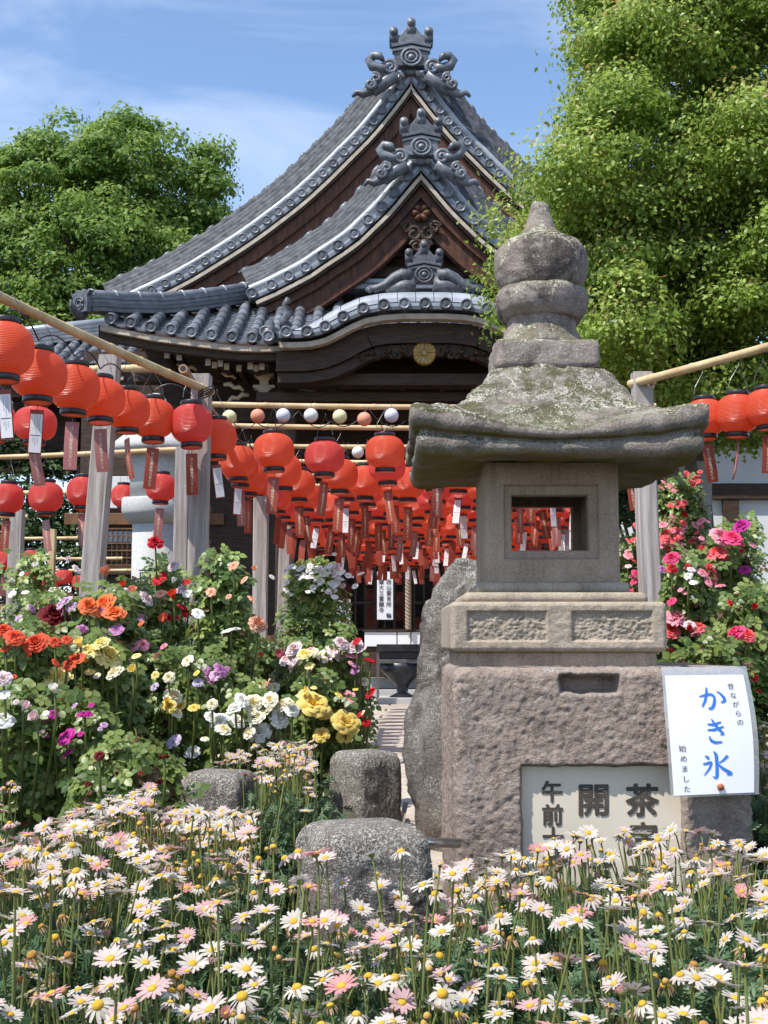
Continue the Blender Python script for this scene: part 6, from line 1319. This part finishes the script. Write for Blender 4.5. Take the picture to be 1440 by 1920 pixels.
B_('rose bush with large hot pink blooms in front of the white house', 1365, 985, 62, 5.4, [(1389, 984, 32, 'magenta'), (1373, 1006, 38, 'hotpink'), (1353, 1003, 42, 'pink'), (1344, 1034, 38, 'coral'), (1330, 1074, 50, 'hotpink'), (1320, 1108, 20, 'red', 'bud'), (1350, 1096, 20, 'pink', 'open'), (1307, 1131, 18, 'coral', 'bud'), (1396, 1066, 24, 'magenta', 'open'), (1350, 1148, 14, 'coral', 'bud'), (1365, 1145, 14, 'coral', 'bud')], n=460, seed=32, grp=GR, py_bot=1330)
B_('rose bush with coral and pink blooms beside the lantern platform', 1290, 1040, 62, 5.0, [(1259, 1044, 30, 'hotpink'), (1263, 1064, 20, 'red'), (1258, 1126, 20, 'hotpink'), (1267, 1156, 44, 'pink'), (1258, 1178, 40, 'coral'), (1308, 1174, 36, 'coral'), (1294, 1170, 26, 'palepink', 'open'), (1267, 1226, 30, 'darkred'), (1243, 1066, 18, 'purple'), (1290, 1078, 20, 'white', 'open'), (1300, 1090, 18, 'white', 'open'), (1297, 1066, 16, 'palepink', 'open'), (1302, 1120, 16, 'white', 'open'), (1275, 1105, 12, 'pink'), (1284, 1110, 12, 'pink')], n=460, seed=33, grp=GR, py_bot=1330)
B_('dark leafy rose bush with a coral pair and red blooms behind the paper notice', 1405, 1095, 90, 4.7, [(1378, 1186, 38, 'hotpink'), (1400, 1188, 34, 'coral'), (1408, 1266, 26, 'red'), (1420, 1300, 16, 'red', 'bud')], n=520, seed=34, grp=GR)
B_('low dark rose foliage behind the stone lantern base', 1330, 1190, 100, 4.5, [], n=380, seed=35, grp=GR)
B_('yellowish young rose shoots against the white house wall', 1400, 960, 45, 7.6, [], leaf='rose_leaf_light', n=120, seed=36, grp=GR)
# ================================================================== DAISIES
_dr = np.random.default_rng(33)
def petals(name, n, L, wd, pitch0, pitch1, jit, mat, curlx=0.0, twist=0.0):
    """ring of strap petals: pitch of the first and last third of each petal (radians, up positive)"""
    V, F = [], []
    for k in range(n):
        a = 2 * math.pi * k / n + _dr.normal() * 0.06; l = L * _dr.uniform(0.85, 1.08); p0 = pitch0 + _dr.normal() * jit; p1 = pitch1 + _dr.normal() * jit; o = len(V); r, z = 0.0055, 0.0; side = np.array([-math.sin(a), math.cos(a), 0.0]); rad = np.array([math.cos(a), math.sin(a), 0.0]); tw = _dr.normal() * twist
        for j, w in enumerate((0.55, 1.0, 0.95, 0.45)):
            f = j / 3; c = rad * r + np.array([0, 0, z]); sd = side * math.cos(tw) + np.array([0, 0, 1]) * math.sin(tw); V.append(c - sd * wd * w / 2); V.append(c + np.array([0, 0, -0.0007]) * 1.0); V.append(c + sd * wd * w / 2)
            pt = p0 + (p1 - p0) * f; r += l / 3 * math.cos(pt); z += l / 3 * math.sin(pt)
        for j in range(3): F += [(o + 3 * j, o + 3 * j + 1, o + 3 * j + 4, o + 3 * j + 3), (o + 3 * j + 1, o + 3 * j + 2, o + 3 * j + 5, o + 3 * j + 4)]
    return np_mesh(name, np.array(V), F, mat=mat, smooth=True)
def petal_mat(name, inner, outer, trans=0.35):
    m, n, l, out, b = nodes_of(name); tcn = n.new('ShaderNodeTexCoord'); ln = n.new('ShaderNodeVectorMath'); ln.operation = 'LENGTH'; l.new(tcn.outputs['Object'], ln.inputs[0])
    c = val_by_random(n, l, mixc(n, l, rng_map(n, l, ln.outputs['Value'], 0.006, 0.025), inner, outer), 0.92, 1.04); l.new(c, b.inputs['Base Color']); b.inputs['Roughness'].default_value = 0.6; b.inputs['Specular IOR Level'].default_value = 0.2
    t = n.new('ShaderNodeBsdfTranslucent'); l.new(c, t.inputs[0]); ms = n.new('ShaderNodeMixShader'); ms.inputs[0].default_value = trans; l.new(b.outputs[0], ms.inputs[1]); l.new(t.outputs[0], ms.inputs[2]); l.new(ms.outputs[0], out.inputs[0]); return m
DM = {'white': petal_mat('white daisy petals', (0.62, 0.57, 0.48), (0.63, 0.585, 0.55)), 'blush': petal_mat('blush daisy petals', (0.62, 0.54, 0.48), (0.61, 0.48, 0.475)), 'pink': petal_mat('pink daisy petals', (0.62, 0.45, 0.43), (0.60, 0.33, 0.365)), 'coral': petal_mat('coral pink daisy petals', (0.68, 0.36, 0.34), (0.66, 0.28, 0.30)), 'tan': petal_mat('withered daisy petals', (0.50, 0.33, 0.19), (0.58, 0.42, 0.28))}
DY = M('daisy disc', (0.50, 0.28, 0.02), (0.60, 0.38, 0.04), 260, 0.8, 0.9, 900, bdist=0.001); DB = M('withered daisy disc', (0.28, 0.13, 0.03), (0.42, 0.22, 0.05), 260, 0.85, 0.8, 900, bdist=0.001)
FL = {'open': [petals('petals', n_, 0.0185, 0.0062, p0, p1, 0.12, DM['white']) for n_, p0, p1 in ((17, .18, .0), (15, .1, -.12), (18, .25, .1), (14, .05, -.2), (16, .3, -.05))],
      'droop': [petals('petals', n_, 0.0185, 0.0056, -0.35, -0.95, 0.16, DM['white'], twist=.3) for n_ in (15, 13)], 'wilt': [petals('petals', n_, 0.016, 0.0042, -0.9, -1.5, 0.22, DM['tan'], twist=.8) for n_ in (13, 12)], 'cup': [petals('petals', 14, 0.012, 0.0055, 1.2, 1.35, 0.1, DM['coral'])]}
def dome(r, h, nm, mat): return MB().lathe([(r * math.cos(t), h * math.sin(t)) for t in np.linspace(-0.3, 1.45, 9)] + [(0.0, h)], 14, caps=False).mesh(nm, mat, smooth=True)
DISC, DISCH, DISCB = dome(0.0066, 0.0036, 'disc', DY), dome(0.0074, 0.0062, 'disc', DY), dome(0.0070, 0.0056, 'disc', DB); BUD = dome(0.0052, 0.0062, 'bud', M('daisy bud', (0.45, 0.30, 0.05), (0.50, 0.25, 0.12), 90, 0.8))
PLANTS = [('clump of white and blush daisies crowding below the low grey post', -0.42, 2.95), ('daisy clump at the planters, thinning to leafy stems', -0.72, 2.75), ('leggy white daisy clump with feathery leaves in front of the planters', -0.45, 2.1), ('daisy clump with wide-open white heads and pink ones over dark leaves', -0.22, 1.75), ('daisy clump standing in front of the domed granite post', -0.02, 2.2), ('daisy clump with many withered heads before the domed granite post', 0.06, 1.65), ('tall daisy clump covering the lower left of the cream signboard', 0.32, 2.3), ('tall daisy clump hiding the tea room lettering of the signboard', 0.58, 2.2), ('daisy clump at the foot of the sign block corner below the notice', 0.72, 2.55), ('white daisy clump with dark green leaves before the sign block', 0.42, 1.7), ('pink-tinged daisy drift between the low grey post and the squat post', -0.33, 3.95), ('daisy clump beside the steel rail behind the paper notice', 1.30, 4.1), ('pale pink daisies spilling from the terracotta planters', -1.03, 3.45)]
DG = 'daisy clumps of the flower bed'
pl = [[] for _ in PLANTS]; PC = np.array([(x, d) for _, x, d in PLANTS])
def dz(x, d, r):
    if d > 3.3 and x > 0.9: base = 0.42
    elif x < -0.08 * d / 2: base = min(0.40, 0.255 + 0.085 * (d - 1.4))
    else: base = 0.255 + 0.03 * (d - 1.4) + (0.03 if x > 0.2 else 0.0)
    z = base + r.normal() * 0.03 + (r.random() < 0.18) * r.uniform(0.03, 0.11)
    px = 720 + x * FPX / d                              # mounds: the bed is lower towards its edges
    if not (d > 3.3 and x > 0.9):
        cap = np.interp(px, [0, 100, 200, 300, 400, 480, 600, 640, 800, 900, 960, 1100, 1300, 1440], [1590, 1535, 1490, 1468, 1430, 1392, 1386, 1575, 1590, 1605, 1575, 1550, 1545, 1585])
        zc = CAM_H - (cap - HOR) * d / FPX
        if 300 < px < 490 and d < 3.8: zc = min(zc, CAM_H - (1512 - HOR) * d / FPX)
        if z > zc: z = zc - r.uniform(0, 0.06 if px < 620 else 0.15)
    return z
pts = []; tries = 0
while len(pts) < 1700 and tries < 120000:
    tries += 1; d = math.sqrt(_dr.uniform(1.32 ** 2, 4.4 ** 2)); x = _dr.uniform(-0.33, 0.33) * d
    px = 720 + x * FPX / d
    if 0.10 < x < 1.0 and d > 3.12: continue
    if d > 3.25 and px > 590 and px < 1400: continue
    if d > 2.98 and px < 110: continue
    if d > 3.3 and px < 300: continue
    if math.hypot(x - W(678, 1600, 2.9).x, d - 2.9) < 0.22 or math.hypot(x - W(400, 1600, 3.98).x, d - 3.98) < 0.19 or math.hypot(x - W(683, 1600, 4.64).x, d - 4.64) < 0.22: continue
    if 480 < px < 850 and d > 2.45 and d < 3.3: continue
    if 860 < px < 1400 and d > 1.95 and _dr.random() < 0.52: continue
    if px > 560 and _dr.random() < 0.12: continue
    if any((x - q[0]) ** 2 + (d - q[1]) ** 2 < (0.021 if d < 2.2 else 0.015) ** 2 for q in pts): continue
    pts.append((x, d)); z = dz(x, d, _dr); k = int(np.argmin(((PC - (x, d)) ** 2).sum(1))); pl[k].append((x, d, z))
for k in range(12):                                 # pink ones in the planters
    p = W(_dr.uniform(-10, 45), _dr.uniform(1455, 1590), 3.4 + _dr.uniform(0, .15)); pl[12].append((p.x, p.y, p.z))
HAIR = []
for lob_ in ((0, 0), (0.55, 0.3), (-0.55, 0.3), (0.75, 0.6), (-0.75, 0.6)): HAIR.append(lob_)
def fern_tpl():
    V, F = [], []
    def blade(x0, y0, a, L, w):
        o = len(V); c, s = math.cos(a), math.sin(a)
        for (u, v, z) in ((-w, 0, 0), (w, 0, 0), (w * 1.1, L * .6, -.03), (0, L, -.08), (-w * 1.1, L * .6, -.03)): V.append((x0 + u * c - v * s, y0 + u * s + v * c, z - 0.15 * y0 * y0))
        F.append((o, o + 1, o + 2, o + 3, o + 4))
    blade(0, 0, 0, 1.0, 0.035)
    for y, L in ((0.3, .36), (0.5, .4), (0.7, .34)): blade(0, y, 0.75, L, 0.04); blade(0, y, -0.75, L, 0.04)
    return np.array(V), F
FERN = fern_tpl()
for i, (lab, x0, d0) in enumerate(PLANTS):
    fl_ = pl[i]
    if not fl_: continue
    o = empty('daisy_clump', (x0, d0, 0.0), lab, 'daisies', DG); base = Vector((x0, d0, 0)); SV, SF, SR = [], [], []; sm = MB(); leafp = []
    for (x, d, z) in fl_:
        r = _dr.random(); kind = 'open' if r < 0.56 else 'droop' if r < 0.72 else 'wilt' if r < 0.92 else 'bud' if r < 0.98 else 'cup'
        if kind == 'wilt' or kind == 'bud': z -= 0.03
        t = Vector((_dr.normal() * .32 - .06, -0.08 + _dr.normal() * .32, 1.0)).normalized()
        foot = Vector((x * .86 + x0 * .14 + _dr.normal() * .02, d * .86 + d0 * .14 + _dr.normal() * .02, 0.02)); tip = Vector((x, d, z)); mid = foot.lerp(tip, 0.55) + Vector((_dr.normal() * .012, _dr.normal() * .012, 0))
        sm.tube([foot, mid, tip - t * 0.02, tip - t * 0.004], [0.0026, 0.0022, 0.0018, 0.0018], 5, caps=False)
        sm.tube([tip - t * 0.006, tip - t * 0.003, tip + t * 0.0005], [0.0018, 0.0055, 0.0062], 7, caps=False)
        e = t.to_track_quat('Z', 'Y').to_euler(); e.rotate_axis('Z', _dr.uniform(0, 6.28)); sc = float(_dr.uniform(0.68, 1.02))
        leafp.append((x, d, z))
        if kind == 'bud': place('bud', BUD, o, tip - base, e, scale=sc); continue
        v = FL[kind][_dr.integers(len(FL[kind]))]; q = _dr.random(); far = d > 2.7
        cm = {'open': 'white' if q < (0.44 if not far else .36) else 'blush' if q < 0.83 else 'pink' if q < 0.96 else 'coral', 'droop': 'white' if q < .7 else 'blush', 'wilt': 'tan', 'cup': 'coral'}[kind]
        if i == 12: cm = 'pink' if q < .5 else 'blush'
        f = place('flower', v, o, tip - base, e, DM[cm], sc); place('disc', {'open': DISC, 'droop': DISCH, 'wilt': DISCB if q < .5 else DISCH, 'cup': DISC}[kind], f)
    st = sm.build('stems', MAT['stem'], o, smooth=True, kind='stuff'); a = st.data.attributes.new('tone', 'FLOAT', 'POINT'); a.data.foreach_set('value', np.clip(_dr.normal(0.5, 0.2, len(st.data.vertices)), 0, 1).astype(np.float32))
    n = 26 * len(fl_); L_ = np.array(leafp); idx = _dr.integers(len(L_), size=n); h = _dr.random(n) ** 1.1
    pos = np.stack([L_[idx, 0] + _dr.normal(size=n) * .045, L_[idx, 1] + _dr.normal(size=n) * .045, 0.01 + h * np.maximum(0.05, L_[idx, 2] - 0.12)], 1); ang = _dr.uniform(0, 6.28, n); nor = np.stack([np.cos(ang) * .7, np.sin(ang) * .7, 0.6 + 0 * ang], 1) + _dr.normal(size=(n, 3)) * .3
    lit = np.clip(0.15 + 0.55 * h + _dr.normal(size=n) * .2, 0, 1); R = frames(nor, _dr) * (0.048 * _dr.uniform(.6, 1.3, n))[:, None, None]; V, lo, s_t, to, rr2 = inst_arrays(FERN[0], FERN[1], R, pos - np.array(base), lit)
    q = bpy.data.objects.new('foliage', np_mesh('foliage', V, loops=lo, starts=s_t, totals=to, mat=MAT['grass_green'], smooth=False, tone=rr2)); COL.objects.link(q); q.parent = o; q['kind'] = 'stuff'
# ================================================================== LEAFY GROUND COVER OF THE BEDS
_gc = np.random.default_rng(77); n = 9000
d = np.sqrt(_gc.uniform(1.2 ** 2, 11.0 ** 2, n)); sgn = np.where(_gc.random(n) < 0.5, -1, 1); xx = sgn * (0.26 * d + np.abs(_gc.normal(size=n)) * 0.9 + 0.15)
keep = ~((xx > axis_x(-0.9, d)) & (xx < axis_x(1.4, d)) & (d > 3.6)) & ~((xx > 0.1) & (xx < 1.0) & (d > 3.1) & (d < 4.1)); d, xx = d[keep], xx[keep]; n = len(d)
hh = np.clip(0.10 + 0.16 * (fbm(np.stack([xx * 1.3, d * 1.3, 0 * d], 1), 3, 5) + 0.4), 0.03, 0.5)
pos = np.stack([xx, d, _gc.random(n) ** 0.7 * hh], 1); nor = np.stack([_gc.normal(size=n) * .5, _gc.normal(size=n) * .5 - .2, 0.8 + 0 * d], 1)
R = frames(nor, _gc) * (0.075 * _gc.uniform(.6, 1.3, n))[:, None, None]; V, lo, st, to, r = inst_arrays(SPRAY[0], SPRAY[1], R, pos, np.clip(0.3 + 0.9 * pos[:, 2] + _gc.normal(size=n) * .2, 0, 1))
gc = bpy.data.objects.new('ground_cover', np_mesh('ground_cover', V, loops=lo, starts=st, totals=to, mat=MAT['rose_leaf'], smooth=False, tone=r)); COL.objects.link(gc)
tag(gc, 'low leafy ground cover over the soil between the bushes', kind='stuff')
